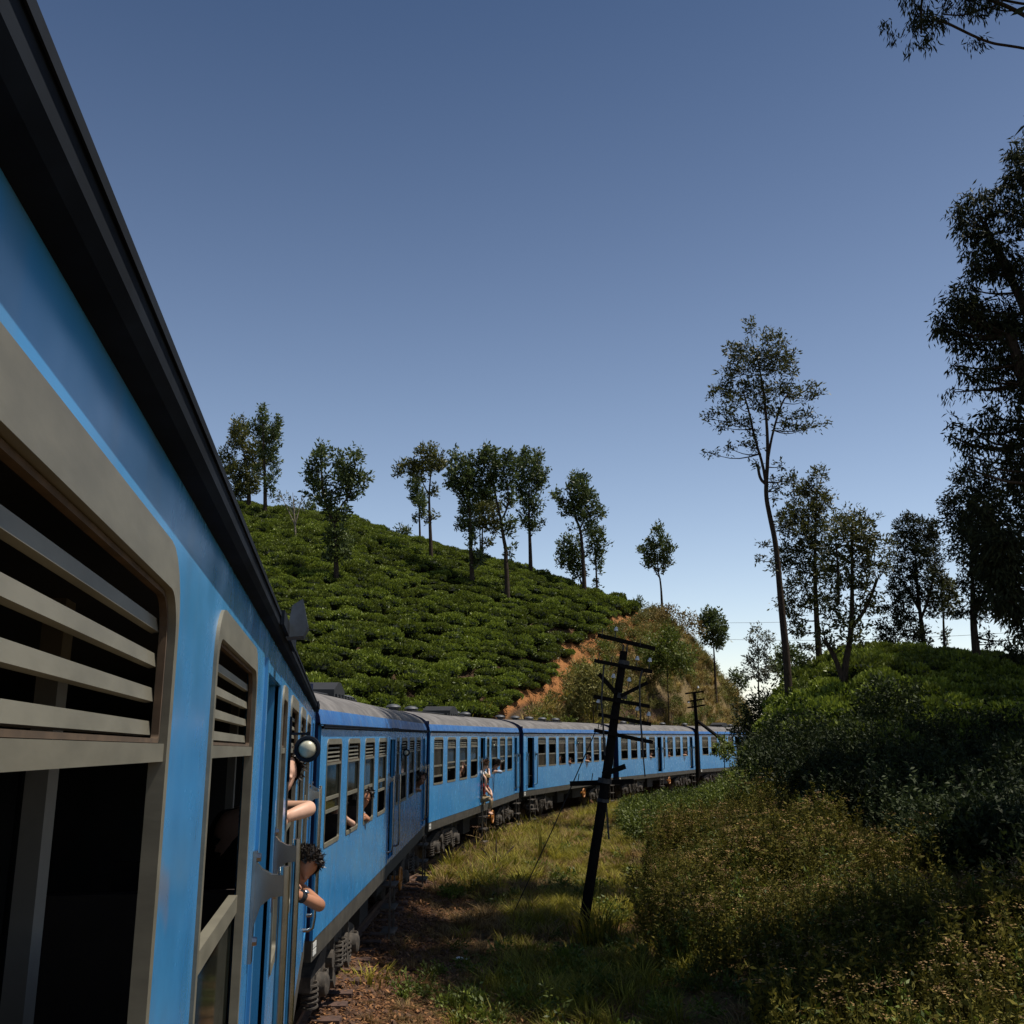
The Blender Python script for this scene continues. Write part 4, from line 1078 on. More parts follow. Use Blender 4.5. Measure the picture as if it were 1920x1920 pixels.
# overhanging eucalyptus whose crown is above the picture: one branch hangs into its top right corner
def overhang():
    rg = np.random.RandomState(5)
    bx, by = 12.2, 12.0
    zg = gz(bx, by)
    root = thing('eucalyptus_tree', 'overhanging eucalyptus branch with drooping leaves in the top right corner', 'tree', (bx, by, zg - 0.1))
    O = Vector((bx, by, zg - 0.1))
    y = 14.5
    mb = MB()
    tp = [Vector((bx, by, zg - 0.4)), Vector((bx - 0.1, by + 0.2, 6)), Vector((bx - 0.6, by + 0.8, 12)), Vector((bx - 1.2, by + 1.6, 17)), Vector((bx - 1.8, by + 2.6, 21)), Vector((bx - 2.2, by + 3.2, 24.5))]
    q = smooth_line(tp, 2); mb.tube([p - O for p in q], [0.34 * (1 - 0.75 * i / len(q)) for i in range(len(q))], 10)
    mesh_obj('trunk', mb.mesh('trunk', M['bark_pale'], 60), None, root)
    cl = [(at(px, py, y) - O + Vector((0, rg.uniform(-0.5, 0.5), 0)), tuple(px_size(px, py, y) * v for v in (rx, (rx + ry) / 2, ry))) for px, py, rx, ry in
          ZE_([(300,40,80,45),(230,90,30,50),(340,120,60,60),(330,190,30,45),(540,30,110,60),(560,110,100,60),(520,200,80,60),(480,270,70,50),(560,280,70,60),(530,360,70,60),(570,430,60,60),(520,430,40,50),(590,510,36,50),(630,480,30,40),(670,60,60,60),(800,60,60,60),(860,90,30,30),(740,370,30,36),(700,390,20,30),(800,210,20,40),(1060,90,50,60),(1120,150,70,50),(1180,90,60,60),(1230,190,40,60),(1170,270,46,46),(1060,310,24,44),(1270,30,40,40),(1320,270,50,34),(1400,280,36,34),(1380,230,16,40),(560,-120,160,120),(900,-150,160,110),(1200,-140,140,110),(1500,-260,150,150)])]
    # the rest of the crown, above the picture
    def over(gx, gy, r):
        """a clump on the sun's ray over a ground point, high enough to stay above the picture"""
        z = 9.0
        while z < 30:
            X = gx + z * math.cos(SUN_EL) / math.sin(SUN_EL)
            px, py = project(X, gy, z)
            if py + r * F / gy < -60 or px - r * F / gy > 2000: break
            z += 0.25
        return Vector((X, gy + rg.normal() * 0.1, z + rg.uniform(0, 1.6)))
    spots = [(760, 1690), (850, 1680), (940, 1690), (1040, 1670), (1100, 1680), (700, 1735), (800, 1735), (900, 1740), (1000, 1730), (1090, 1740), (1160, 1760), (860, 1790), (960, 1800), (1060, 1800), (1160, 1820),
             (1060, 1850), (1160, 1870), (1260, 1860), (1300, 1910), (1420, 1890), (1520, 1900), (1620, 1880), (1740, 1860), (1840, 1800), (1700, 1920), (1850, 1900), (1560, 1960), (650, 1765), (720, 1780)]
    for px, py in spots:
        y_ = 12.0
        for _ in range(40):
            g_ = at(px, py, y_)
            y_ = y_ * (H + 0.3) / max(0.3, H - g_.z)
            if abs(g_.z + 0.3) < 0.02: break
        r = rg.uniform(0.9, 1.25)
        cl.append((over(g_.x, g_.y, r) - O, (r, r, r * 0.8)))
    for gx, gy in ((-3.4, 20.6), (-3.0, 21.8), (-3.6, 22.8), (-2.6, 23.6), (-2.2, 22.4)):
        r = rg.uniform(0.75, 1.0); cl.append((over(gx, gy, r) - O, (r, r, r * 0.8)))
    NB = len(spots) + 5
    lim = MB()
    bl = lambda l: [at(a, b, y) - O for a, b in ZE_([(a, b) for a, b in l])]
    for l, ra in (([(690,240),(840,262),(1000,340),(1180,430),(1400,520),(1600,548),(1800,580),(2300,700)], 0.022), ([(1160,155),(1300,110),(1480,60),(1560,-10)], 0.016), ([(1300,-40),(1450,20),(1620,90),(1810,190),(2300,480)], 0.035), ([(1400,95),(1520,130),(1650,132),(1800,110)], 0.012), ([(1500,-10),(1680,30),(1810,50),(2300,90)], 0.022), ([(820,170),(930,182),(1040,184),(1150,160)], 0.012), ([(560,400),(560,200),(560,-20),(700,-200)], 0.02)):
        lb = MB(); lb.tube(smooth_line(bl(l), 2), ra, 6); lb.build('branch', M['bark'], root, 60)
    for c, r in cl[-NB:]:
        w = c + O
        p = min([p for p in q if p.z < w.z - 1.0] or q[:2], key=lambda p: (p - w).length)
        lim.tube(curve_pts(p - O, c, Vector((0, 0, -0.3))), [0.09, 0.07, 0.055, 0.045, 0.035, 0.02], 6)
    mb2 = MB(); mb2.add(lim.v, lim.f); mesh_obj('branches', mb2.mesh('branches', M['bark'], 60), None, root)
    small, big = cl[:-NB], cl[-NB:]
    V, C = crown(rg, small, 9.5, 0.125, 0.2, 0.0, 0.9, 8, 0.1)
    mesh_obj('hanging_leaves', quads_mesh('hanging_leaves', V, M['leaf_gum'], C), None, root)
    V, C = crown(rg, big, 9.0, 0.30, 0.42, 0.0, 0.4, 8, 0.05)
    mesh_obj('crown', quads_mesh('crown', V, M['leaf_gum'], C), None, root)
overhang()
# ------------------------------------------------------------------ ground cover, scattered on the ground as stuff
SRC = {}
def src_mesh(name, layers):
    """layers: (V, C, material key); one mesh with several materials"""
    V = np.concatenate([l[0] for l in layers]); C = np.concatenate([l[1] for l in layers])
    me = quads_mesh(name, V, M[layers[0][2]], C)
    mi = []
    for i, l in enumerate(layers):
        if i: me.materials.append(M[l[2]])
        mi += [i] * len(l[0])
    me.polygons.foreach_set('material_index', mi)
    return me
def tints(rg, n, lo=0.0, hi=1.0):
    t = rg.uniform(lo, hi, n); return np.stack([t, t, t], 1)
def tea_bush(seed):
    rg = np.random.RandomState(seed)
    n = 760
    d = rnd_dirs(rg, n); d[:, 2] = np.abs(d[:, 2])
    lump = 1 + 0.16 * np.sin(d[:, 0] * 6 + seed) * np.cos(d[:, 1] * 5 + seed * 2)
    p = d * np.array([0.66, 0.62, 0.36]) * lump[:, None]
    p[:, 2] = np.minimum(p[:, 2], 0.33) + 0.32 + rg.uniform(-0.05, 0.04, n)
    low = rg.random(n) < 0.22
    p[low, 2] *= rg.uniform(0.25, 0.9, low.sum())
    D = d * 0.6 + rnd_dirs(rg, n) * 0.7 + np.array([0, 0, 0.55]); D /= np.linalg.norm(D, axis=1, keepdims=True)
    ln = rg.uniform(0.09, 0.17, n)
    V = leaf_quads(rg, p, D, ln, ln * 0.55)
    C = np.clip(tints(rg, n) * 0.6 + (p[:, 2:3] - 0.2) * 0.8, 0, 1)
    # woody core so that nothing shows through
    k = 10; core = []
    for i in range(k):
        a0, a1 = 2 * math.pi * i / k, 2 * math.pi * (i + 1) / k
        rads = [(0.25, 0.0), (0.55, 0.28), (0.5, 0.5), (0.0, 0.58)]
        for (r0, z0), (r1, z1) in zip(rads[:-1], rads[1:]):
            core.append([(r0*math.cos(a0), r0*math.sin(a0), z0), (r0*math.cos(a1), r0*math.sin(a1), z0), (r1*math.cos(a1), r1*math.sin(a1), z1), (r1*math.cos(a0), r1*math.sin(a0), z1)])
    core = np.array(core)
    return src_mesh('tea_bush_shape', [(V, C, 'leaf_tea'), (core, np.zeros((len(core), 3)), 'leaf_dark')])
def shrub(seed, mat, r=(0.6, 0.6, 0.55), n=420, leaf=0.13, w=0.45, up=0.3, fill=0.3, z=0.5):
    rg = np.random.RandomState(seed)
    cl = [(np.array([rg.uniform(-.4, .4) * r[0], rg.uniform(-.4, .4) * r[1], z * rg.uniform(0.7, 1.25)]), np.array(r) * rg.uniform(0.45, 0.75)) for _ in range(5)]
    V, C = crown(rg, cl, n * leaf * leaf / (5 * 4.2 * r[0] * r[2] * 0.36 * 3), leaf, w, up, 0, 7, fill)
    ok = V[:, :, 2].min(1) > -0.05
    return src_mesh('shrub_shape', [(V[ok], C[ok], mat)])
def grass_tuft(seed, mat, h=0.4, n=46, spread=0.16, bend=0.5, w=0.012):
    rg = np.random.RandomState(seed); Vs = []
    for i in range(n):
        a = rg.uniform(0, 6.28); rr = spread * rg.random() ** 0.7
        b = np.array([rr * math.cos(a), rr * math.sin(a), 0.0]); o = np.array([math.cos(a + rg.normal() * .5), math.sin(a + rg.normal() * .5), 0])
        hh = h * rg.uniform(0.55, 1.15); s = np.array([-o[1], o[0], 0]) * w
        m_ = b + o * hh * bend * 0.25 + np.array([0, 0, hh * 0.55]); t_ = b + o * hh * bend + np.array([0, 0, hh * rg.uniform(0.75, 1.0)])
        Vs.append([b - s, b + s, m_ + s * 0.8, m_ - s * 0.8]); Vs.append([m_ - s * 0.8, m_ + s * 0.8, t_ + s * 0.1, t_ - s * 0.1])
    V = np.array(Vs); t = np.repeat(rg.random(n), 2)
    return src_mesh('grass_shape', [(V, np.stack([t, t, t], 1), mat)])
def weed(seed, h=1.25, stems=9, bloom=True, leafm='leaf_weed', spread=0.28):
    rg = np.random.RandomState(seed); LV, ST_, BV = [], [], []
    for i in range(stems):
        a = rg.uniform(0, 6.28); rr = spread * rg.random() ** 0.6; hh = h * rg.uniform(0.6, 1.08)
        b = np.array([rr * math.cos(a), rr * math.sin(a), 0]); o = np.array([math.cos(a), math.sin(a), 0]) * rg.uniform(0.05, 0.28)
        top = b + o * hh + np.array([0, 0, hh]); s = np.array([-math.sin(a), math.cos(a), 0]) * 0.007
        ST_.append([b - s, b + s, top + s * .6, top - s * .6])
        nl = int(20 * hh)
        t = rg.uniform(0.18, 0.97, nl); P = b + (top - b) * t[:, None]
        D = rnd_dirs(rg, nl); D[:, 2] = np.abs(D[:, 2]) * 0.6 + 0.05; D /= np.linalg.norm(D, axis=1, keepdims=True)
        ln = rg.uniform(0.08, 0.16, nl) * (1.15 - 0.5 * t)
        LV.append(leaf_quads(rg, P, D, ln, ln * 0.36))
        if bloom and rg.random() < 0.26:
            nb = rg.randint(8, 17); q = top + rg.normal(size=(nb, 3)) * np.array([0.055, 0.055, 0.018])
            D = rnd_dirs(rg, nb); D[:, 2] = np.abs(D[:, 2]) * 0.25; D /= np.linalg.norm(D, axis=1, keepdims=True)
            BV.append(leaf_quads(rg, q, D, rg.uniform(0.025, 0.05, nb), rg.uniform(0.025, 0.045, nb), np.tile(np.array([[0., 0, 1]]), (nb, 1))))
    L = np.concatenate(LV); S = np.array(ST_)
    lay = [(L, tints(rg, len(L)), leafm), (S, tints(rg, len(S), 0, .4), leafm)]
    if BV:
        B = np.concatenate(BV); lay.append((B, tints(rg, len(B)), 'bloom'))
    return src_mesh('weed_shape', lay)

def scatter(name, label_mat, pts, scl, meshes, rg, tilt=0.08, zs=None):
    """one stuff object: its points carry copies of the given plants (geometry nodes)"""
    pts = np.asarray(pts, np.float32); N = len(pts)
    sc_ = bpy.data.collections.new(name + '_sources')
    for i, me in enumerate(meshes):
        o = bpy.data.objects.new('%s_source_%02d' % (name, i), me); sc_.objects.link(o)
    me = bpy.data.meshes.new(name)
    me.vertices.add(N); me.vertices.foreach_set('co', pts.reshape(-1))
    a = me.attributes.new('rot', 'FLOAT_VECTOR', 'POINT')
    rot = np.stack([rg.normal(0, tilt, N), rg.normal(0, tilt, N), rg.uniform(0, 6.28, N)], 1).astype(np.float32)
    a.data.foreach_set('vector', rot.reshape(-1))
    a = me.attributes.new('scl', 'FLOAT_VECTOR', 'POINT')
    s3 = np.stack([scl, scl, scl * (zs if zs is not None else 1.0)], 1).astype(np.float32)
    a.data.foreach_set('vector', s3.reshape(-1))
    a = me.attributes.new('pick', 'INT', 'POINT'); a.data.foreach_set('value', rg.randint(0, len(meshes), N).astype(np.int32))
    me.update()
    o = mesh_obj(name, me, label_mat); o['kind'] = 'stuff'
    ng = bpy.data.node_groups.new(name + '_nodes', 'GeometryNodeTree')
    ng.interface.new_socket('Geometry', in_out='INPUT', socket_type='NodeSocketGeometry')
    ng.interface.new_socket('Geometry', in_out='OUTPUT', socket_type='NodeSocketGeometry')
    n, l = ng.nodes, ng.links
    gi, go = n.new('NodeGroupInput'), n.new('NodeGroupOutput')
    iop = n.new('GeometryNodeInstanceOnPoints'); ci = n.new('GeometryNodeCollectionInfo')
    ci.inputs['Collection'].default_value = sc_; ci.inputs['Separate Children'].default_value = True; ci.inputs['Reset Children'].default_value = True
    iop.inputs['Pick Instance'].default_value = True
    def attr(nm, typ):
        q = n.new('GeometryNodeInputNamedAttribute'); q.data_type = typ; q.inputs['Name'].default_value = nm
        return [s for s in q.outputs if s.enabled and s.name == 'Attribute'][0]
    l.new(gi.outputs[0], iop.inputs['Points']); l.new(ci.outputs[0], iop.inputs['Instance'])
    l.new(attr('pick', 'INT'), iop.inputs['Instance Index']); l.new(attr('rot', 'FLOAT_VECTOR'), iop.inputs['Rotation']); l.new(attr('scl', 'FLOAT_VECTOR'), iop.inputs['Scale'])
    l.new(iop.outputs[0], go.inputs[0])
    md = o.modifiers.new('scatter', 'NODES'); md.node_group = ng
    return o
def pool(rg, n, x0, x1, y0, y1):
    x = rg.uniform(x0, x1, n); y = rg.uniform(y0, y1, n); z = ground_z(x, y)
    px, py = project(x, y, z); t = track_dist(x, y) - 1.45
    return x, y, z, px, py, t
def grid(rg, x0, x1, y0, y1, dx, dy, jit=0.3):
    X, Y = np.meshgrid(np.arange(x0, x1, dx), np.arange(y0, y1, dy))
    X = X + (np.arange(X.shape[0]) % 2)[:, None] * dx / 2
    x = (X + rg.uniform(-jit, jit, X.shape) * dx).ravel(); y = (Y + rg.uniform(-jit, jit, X.shape) * dy).ravel()
    z = ground_z(x, y); px, py = project(x, y, z); t = track_dist(x, y) - 1.45
    return x, y, z, px, py, t
def in_poly(px, py, poly):
    c = np.zeros(px.shape, bool); j = len(poly) - 1
    for i in range(len(poly)):
        xi, yi = poly[i]; xj, yj = poly[j]
        c ^= ((yi > py) != (yj > py)) & (px < (xj - xi) * (py - yi) / (yj - yi + 1e-9) + xi)
        j = i
    return c

rg = np.random.RandomState(7)
# tea on the hill: rows along the slope
x, y, z, px, py, t = grid(rg, -72, 20, 27, 90, 0.9, 0.84, 0.28)
crest = np.interp(px, CR_PX, CR_R)
gap = fbm(x * 1.0, y * 1.0, 0.9) + 0.5 * rg.normal(size=len(x))
ok = (t < -4.2) & (px > -250) & (px < tea_edge(py) - 8 + 7 * fbm(x, y, 0.6)) & (y < crest + 3) & (gap > -1.05) & (py < 1400)
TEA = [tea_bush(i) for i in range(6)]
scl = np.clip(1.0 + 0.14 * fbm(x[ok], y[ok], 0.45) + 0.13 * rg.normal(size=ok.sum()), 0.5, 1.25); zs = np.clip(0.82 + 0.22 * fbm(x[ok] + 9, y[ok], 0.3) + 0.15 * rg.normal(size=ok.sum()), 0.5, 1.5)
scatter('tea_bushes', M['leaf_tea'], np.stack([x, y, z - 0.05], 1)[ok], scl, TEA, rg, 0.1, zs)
# tea on the right-hand bank
x, y, z, px, py, t = grid(rg, 8, 50, 26, 62, 1.0, 0.98, 0.28)
ok = (t > 5.0) & (px > 1425) & (px < 2250) & (py < 1440 + 20 * fbm(x, y, 0.5)) & (z > 1.6) & (fbm(x, y, 0.8) + 0.5 * rg.normal(size=len(x)) > -1.2)
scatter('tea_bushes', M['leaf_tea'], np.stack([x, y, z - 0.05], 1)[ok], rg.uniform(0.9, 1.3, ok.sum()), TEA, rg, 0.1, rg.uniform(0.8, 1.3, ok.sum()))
# dry scrub on the knoll and the cutting
x, y, z, px, py, t = pool(rg, 26000, -16, 34, 36, 112)
e = tea_edge(py); crest = np.interp(px, CR_PX, CR_R)
ok = (t < -2.6) & (px > e + 32 + 22 * fbm(x, y, 0.7) + np.clip((py - 1200) * 0.16, 0, 24)) & (px < 1425) & (y < crest + 6) & (py < 1390)
ok &= rg.random(len(x)) < 0.62
k = np.where(ok)[0]; r_ = rg.random(len(k)); f = fbm(x[k], y[k], 0.35) + 0.0022 * (px[k] - 1180) 
dr = k[(r_ + 0.35 * f) > 0.55]; sc2 = k[(r_ + 0.35 * f) <= 0.55]
scatter('dry_scrub', M['dry'], np.stack([x, y, z - 0.04], 1)[dr], rg.uniform(0.7, 1.5, len(dr)), [grass_tuft(60 + i, 'dry', 0.75, 60, 0.22, 0.55, 0.016) for i in range(3)] + [shrub(64, 'dry', (0.5, 0.5, 0.55), 240, 0.12, 0.3, 0.6, 0.1)], rg, 0.15)
scatter('hillside_scrub', M['scrub'], np.stack([x, y, z - 0.04], 1)[sc2], rg.uniform(0.55, 1.25, len(sc2)), [shrub(70 + i, 'scrub', (0.6, 0.6, 0.6), 330, 0.14, 0.36, 0.5, 0.15) for i in range(3)] + [shrub(76, 'leaf_bush', (0.6, 0.6, 0.5), 330, 0.14, 0.4, 0.4, 0.15)], rg, 0.12)
# rank grass at the foot of the hill, behind the train
x, y, z, px, py, t = pool(rg, 1500, -14, 16, 30, 60)
ok = (t < -2.2) & (t > -5.0) & ~((px > tea_edge(py) - 20) & (px < tea_edge(py) + 70))
scatter('foot_of_hill_grass', M['grass'], np.stack([x, y, z], 1)[ok], rg.uniform(1.2, 2.2, ok.sum()), [grass_tuft(50 + i, 'grass', 0.5, 40, 0.2, 0.6, 0.016) for i in range(2)], rg, 0.12)

# grass beside the line
TUFTG = [grass_tuft(i, 'grass', 0.25, 60, 0.16, 0.75, 0.0062) for i in range(4)]
TUFTS = [grass_tuft(10 + i, 'straw', 0.22, 54, 0.17, 0.85, 0.006) for i in range(4)]
x, y, z, px, py, t = pool(rg, 38000, -4, 14, 5.0, 58)
n1 = fbm(x, y, 0.55); n2 = fbm(x + 40, y - 13, 0.23)
# a trodden strip of bare earth and open red patches
bare = np.exp(-((px - (850 + 40 * np.sin(py / 60))) / 26) ** 2) * (py > 1700) + np.exp(-(((px - 1190) / 75) ** 2 + ((py - 1545) / 24) ** 2)) + np.exp(-(((px - 1350) / 95) ** 2 + ((py - 1770) / 55) ** 2)) + np.exp(-(((px - 1245) / 50) ** 2 + ((py - 1700) / 40) ** 2)) + np.exp(-(((px - 800) / 60) ** 2 + ((py - 1640) / 22) ** 2))
keep = (px > 560) & (px < 2500) & (py < 2600) & (rg.random(len(x)) > np.clip(bare, 0, 0.93)) & (t > -0.1 + 0.3 * n1) & (px < 1400 + (y < 34) * 900)
n3 = fbm(x + 7, y * 1.0 + 3, 1.5)
dens = np.clip(0.42 + 0.5 * n1 + 0.55 * n3, 0.06, 1) * np.where(y > 23, sstep(-0.3, 0.5, t), sstep(0.3, 1.7, t)) * (1 - 0.82 * sstep(1745, 1800, py) * sstep(1000, 900, px)) * (1 - 0.5 * sstep(1780, 1850, py))
keep &= rg.random(len(x)) < dens
gsel = keep & (n1 + 0.5 * n2 + 0.35 * rg.normal(size=len(x)) > 0.16 - 0.16 * sstep(1, 3, t))
ssel = keep & ~gsel & (rg.random(len(x)) < 0.8)
scatter('grass', M['grass'], np.stack([x, y, z - 0.02], 1)[gsel], rg.uniform(0.55, 1.45, gsel.sum()), TUFTG, rg, 0.14)
scatter('dry_grass', M['straw'], np.stack([x, y, z - 0.02], 1)[ssel], rg.uniform(0.5, 1.4, ssel.sum()), TUFTS, rg, 0.16)
x, y, z, px, py, t = pool(rg, 9000, -4, 6, 8, 45)
ok = (t > 0.0) & (t < 2.6) & (px > 560) & (fbm(x, y, 1.2) + 0.5 * rg.normal(size=len(x)) > 0.1)
scatter('trackside_straw', M['straw'], np.stack([x, y, z - 0.01], 1)[ok], rg.uniform(0.3, 0.9, ok.sum()), TUFTS, rg, 0.3, rg.uniform(0.4, 1.0, ok.sum()))
# taller grass crowding the sleeper ends farther along
x, y, z, px, py, t = pool(rg, 5200, -2, 10, 24, 56)
ok = (t > -0.15) & (t < 2.2) & (fbm(x, y, 0.8) + 0.6 * rg.normal(size=len(x)) > -0.1)
scatter('tall_grass', M['grass'], np.stack([x, y, z - 0.01], 1)[ok], rg.uniform(0.9, 1.9, ok.sum()), TUFTG[:2] + TUFTS[:3] + [grass_tuft(40, 'grass', 0.36, 40, 0.16, 0.5, 0.008)], rg, 0.14)
# low herbs among the grass
x, y, z, px, py, t = pool(rg, 2600, -2, 12, 7.5, 50)
ok = (t > 0.5) & (px > 600) & (px < 1950) & (fbm(x, y, 0.7) + 0.4 * rg.normal(size=len(x)) > 0.35 - 0.45 * sstep(1740, 1840, py))
scatter('low_herbs', M['leaf_bush'], np.stack([x, y, z], 1)[ok], rg.uniform(0.25, 0.6, ok.sum()), [shrub(80 + i, 'leaf_bush', (0.5, 0.5, 0.35), 170, 0.16, 0.4, 0.4, 0.1, 0.25) for i in range(3)], rg, 0.1)
# stones and leaf litter on the ballast shoulder
def pebble(seed):
    r = np.random.RandomState(seed); mb = MB()
    mb.lathe((0, 0, 0), (0, 0, 1), [(-0.02, 0.03), (0.0, 0.045), (0.022, 0.036), (0.034, 0.012)], 6)
    mb.v = [(a * r.uniform(.7, 1.3), b * r.uniform(.7, 1.3), c) for a, b, c in mb.v]
    return mb.mesh('stone_shape', M['stone'])
M['stone'] = plain('ballast_stone', (0.12, 0.060, 0.032), 0.95, 0, 0.6, 9)
x, y, z, px, py, t = pool(rg, 26000, -6, 6, 7, 42)
ok = (t > -2.95) & (t < 1.7) & (rg.random(len(x)) < sstep(1.3, 0.1, t))
scatter('ballast_stones', M['stone'], np.stack([x, y, z], 1)[ok], rg.uniform(0.5, 1.5, ok.sum()), [pebble(i) for i in range(4)], rg, 0.4)

# dead leaves lying about
M['litter_leaf'] = leaf_mat('dead_leaf', (0.075, 0.032, 0.014), (0.26, 0.13, 0.055), 0.8, 0.1, True, 0.2)
def litter_src(seed):
    r = np.random.RandomState(seed); n = 16
    P = np.stack([r.normal(0, 0.16, n), r.normal(0, 0.16, n), r.uniform(0.006, 0.03, n)], 1); D = rnd_dirs(r, n); D[:, 2] *= 0.25; D /= np.linalg.norm(D, axis=1, keepdims=True)
    ln = r.uniform(0.05, 0.11, n); V = leaf_quads(r, P, D, ln, ln * 0.4, np.tile(np.array([[0.1, 0, 1.0]]), (n, 1)))
    return src_mesh('dead_leaves_shape', [(V, tints(r, n), 'litter_leaf')])
x, y, z, px, py, t = pool(rg, 7000, -4, 9, 7.5, 24)
ok = (t > -0.9) & (px > 540) & (px < 1600) & (rg.random(len(x)) < np.clip(0.75 - 0.1 * t, 0.15, 0.8))
scatter('dead_leaves', M['litter_leaf'], np.stack([x, y, z + 0.01], 1)[ok], rg.uniform(0.6, 1.2, ok.sum()), [litter_src(i) for i in range(4)], rg, 0.1)

# flowering weeds on the bank
FLOW = [(1200, 1600), (1260, 1500), (1330, 1462), (1450, 1425), (1520, 1470), (1580, 1520), (1700, 1545), (1790, 1600), (1850, 1625), (1990, 1650), (2500, 1700), (2500, 3000), (1440, 3000), (1480, 1900), (1440, 1800), (1400, 1720), (1290, 1730), (1215, 1690)]
x, y, z, px, py, t = pool(rg, 8200, 2, 20, 3.0, 33)
qx, qy = project(x, y, z + 0.85)
ok = (t > 3.6) & in_poly(qx, qy, FLOW)
WEEDS = [weed(i, 1.2, 9) for i in range(4)] + [weed(8, 1.0, 10, False), weed(9, 0.9, 11, False, 'leaf_bush')]
scatter('flowering_weeds', M['leaf_weed'], np.stack([x, y, z - 0.03], 1)[ok], np.clip(0.66 + 0.46 * fbm(x[ok] * 1.0, y[ok], 1.1) + 0.16 * rg.normal(size=ok.sum()), 0.4, 1.5), WEEDS, rg, 0.14)
# green undergrowth left of and behind the flowers
UND = [(1150, 1500), (1200, 1440), (1290, 1425), (1400, 1420), (1480, 1430), (1430, 1490), (1300, 1530), (1200, 1560)]
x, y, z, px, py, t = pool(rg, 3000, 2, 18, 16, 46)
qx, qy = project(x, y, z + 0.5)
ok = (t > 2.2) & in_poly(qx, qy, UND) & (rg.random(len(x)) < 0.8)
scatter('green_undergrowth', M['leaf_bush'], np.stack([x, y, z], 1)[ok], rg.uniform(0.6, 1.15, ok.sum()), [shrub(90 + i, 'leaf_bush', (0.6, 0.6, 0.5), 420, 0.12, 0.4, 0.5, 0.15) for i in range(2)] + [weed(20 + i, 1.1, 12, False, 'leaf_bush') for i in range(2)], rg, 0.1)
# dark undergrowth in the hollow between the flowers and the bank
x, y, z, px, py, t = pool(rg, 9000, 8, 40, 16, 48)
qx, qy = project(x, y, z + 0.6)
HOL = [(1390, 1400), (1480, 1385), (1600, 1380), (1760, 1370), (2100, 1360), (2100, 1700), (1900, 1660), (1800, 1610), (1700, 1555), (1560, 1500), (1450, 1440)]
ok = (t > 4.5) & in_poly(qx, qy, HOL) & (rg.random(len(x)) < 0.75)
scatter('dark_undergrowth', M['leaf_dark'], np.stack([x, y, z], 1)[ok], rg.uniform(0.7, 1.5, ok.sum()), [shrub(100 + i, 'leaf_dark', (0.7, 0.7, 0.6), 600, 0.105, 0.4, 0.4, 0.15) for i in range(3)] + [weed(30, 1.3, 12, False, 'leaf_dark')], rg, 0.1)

# ------------------------------------------------------------------ single bushes, rocks and small things
def bush(name, label, clumps, y, seed, mat, leaf=0.16, dens=3.2, group=None, cat='bush', base=None, width=0.42, up=0.35):
    px = sum(c[0] for c in clumps) / len(clumps); py = max(c[1] + c[3] for c in clumps)
    b = base or (px, py)
    stems = [[b, (c[0], c[1])] for c in clumps[:4]]
    return tree(name, label, stems, clumps, y, 0.05, leaf, width, dens, mat, 'bark', up, 0.0, seed, group, 0.7, 1, cat, 0.2, 7, fill=0.15)
bush('green_bush', 'bright green rounded bush standing out on the dry knoll', [(1250,1205,34,22),(1230,1225,30,26),(1270,1230,34,28),(1250,1245,40,24),(1222,1245,22,18),(1284,1250,18,18),(1255,1190,20,14)], 70, 201, 'leaf_bush', 0.24, 3.6)
bush('olive_bush', 'dull olive bush low on the cutting, left of the leaning pole top', [(1110,1265,34,30),(1095,1290,32,28),(1130,1290,36,30),(1110,1315,46,24),(1150,1315,30,22),(1085,1320,24,18)], 56, 202, 'scrub', 0.2, 3.2)
bush('brown_bush', 'brownish thin bush on top of the knoll crest', [(1255,1148,26,16),(1285,1160,24,18),(1235,1158,20,14),(1305,1178,18,16)], 79, 203, 'dry', 0.22, 2.2)
bush('skyline_bush', 'small grey-green bush on the skyline where tea meets the knoll', [(1197,1128,10,9),(1190,1133,8,7),(1205,1134,8,7)], 79, 204, 'leaf_shade_tree', 0.2, 3.0)
DG = 'dark bushes between the line and the tea bank'
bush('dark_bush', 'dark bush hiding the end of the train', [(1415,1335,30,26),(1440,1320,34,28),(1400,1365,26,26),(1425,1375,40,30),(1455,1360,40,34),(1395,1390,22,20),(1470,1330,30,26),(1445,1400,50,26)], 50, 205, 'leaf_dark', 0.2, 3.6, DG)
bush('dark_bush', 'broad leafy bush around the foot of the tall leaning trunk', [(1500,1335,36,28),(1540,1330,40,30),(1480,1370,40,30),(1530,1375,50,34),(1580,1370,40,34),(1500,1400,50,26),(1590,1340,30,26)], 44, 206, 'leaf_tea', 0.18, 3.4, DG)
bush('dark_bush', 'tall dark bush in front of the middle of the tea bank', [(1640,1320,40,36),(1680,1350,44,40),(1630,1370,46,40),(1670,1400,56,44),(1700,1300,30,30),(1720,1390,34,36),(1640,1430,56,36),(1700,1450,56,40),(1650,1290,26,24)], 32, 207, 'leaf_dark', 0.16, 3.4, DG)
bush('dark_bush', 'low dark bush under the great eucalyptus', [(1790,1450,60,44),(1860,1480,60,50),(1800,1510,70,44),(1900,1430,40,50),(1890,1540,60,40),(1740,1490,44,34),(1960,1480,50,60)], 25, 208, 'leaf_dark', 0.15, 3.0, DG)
bush('feathery_bush', 'dim feathery shrub patch behind the flowering weeds', [(1440,1420,30,20),(1480,1410,30,24),(1520,1425,36,24),(1560,1420,34,26),(1600,1425,34,26),(1580,1450,50,24),(1500,1450,50,22)], 33, 209, 'leaf_shade_tree', 0.17, 2.6)
bush('yellow_green_bush', 'small yellow-green bush at the foot of the last carriage', [(1358,1395,14,18),(1350,1408,16,14),(1366,1412,12,12)], 52, 210, 'leaf_bush', 0.16, 3.4)
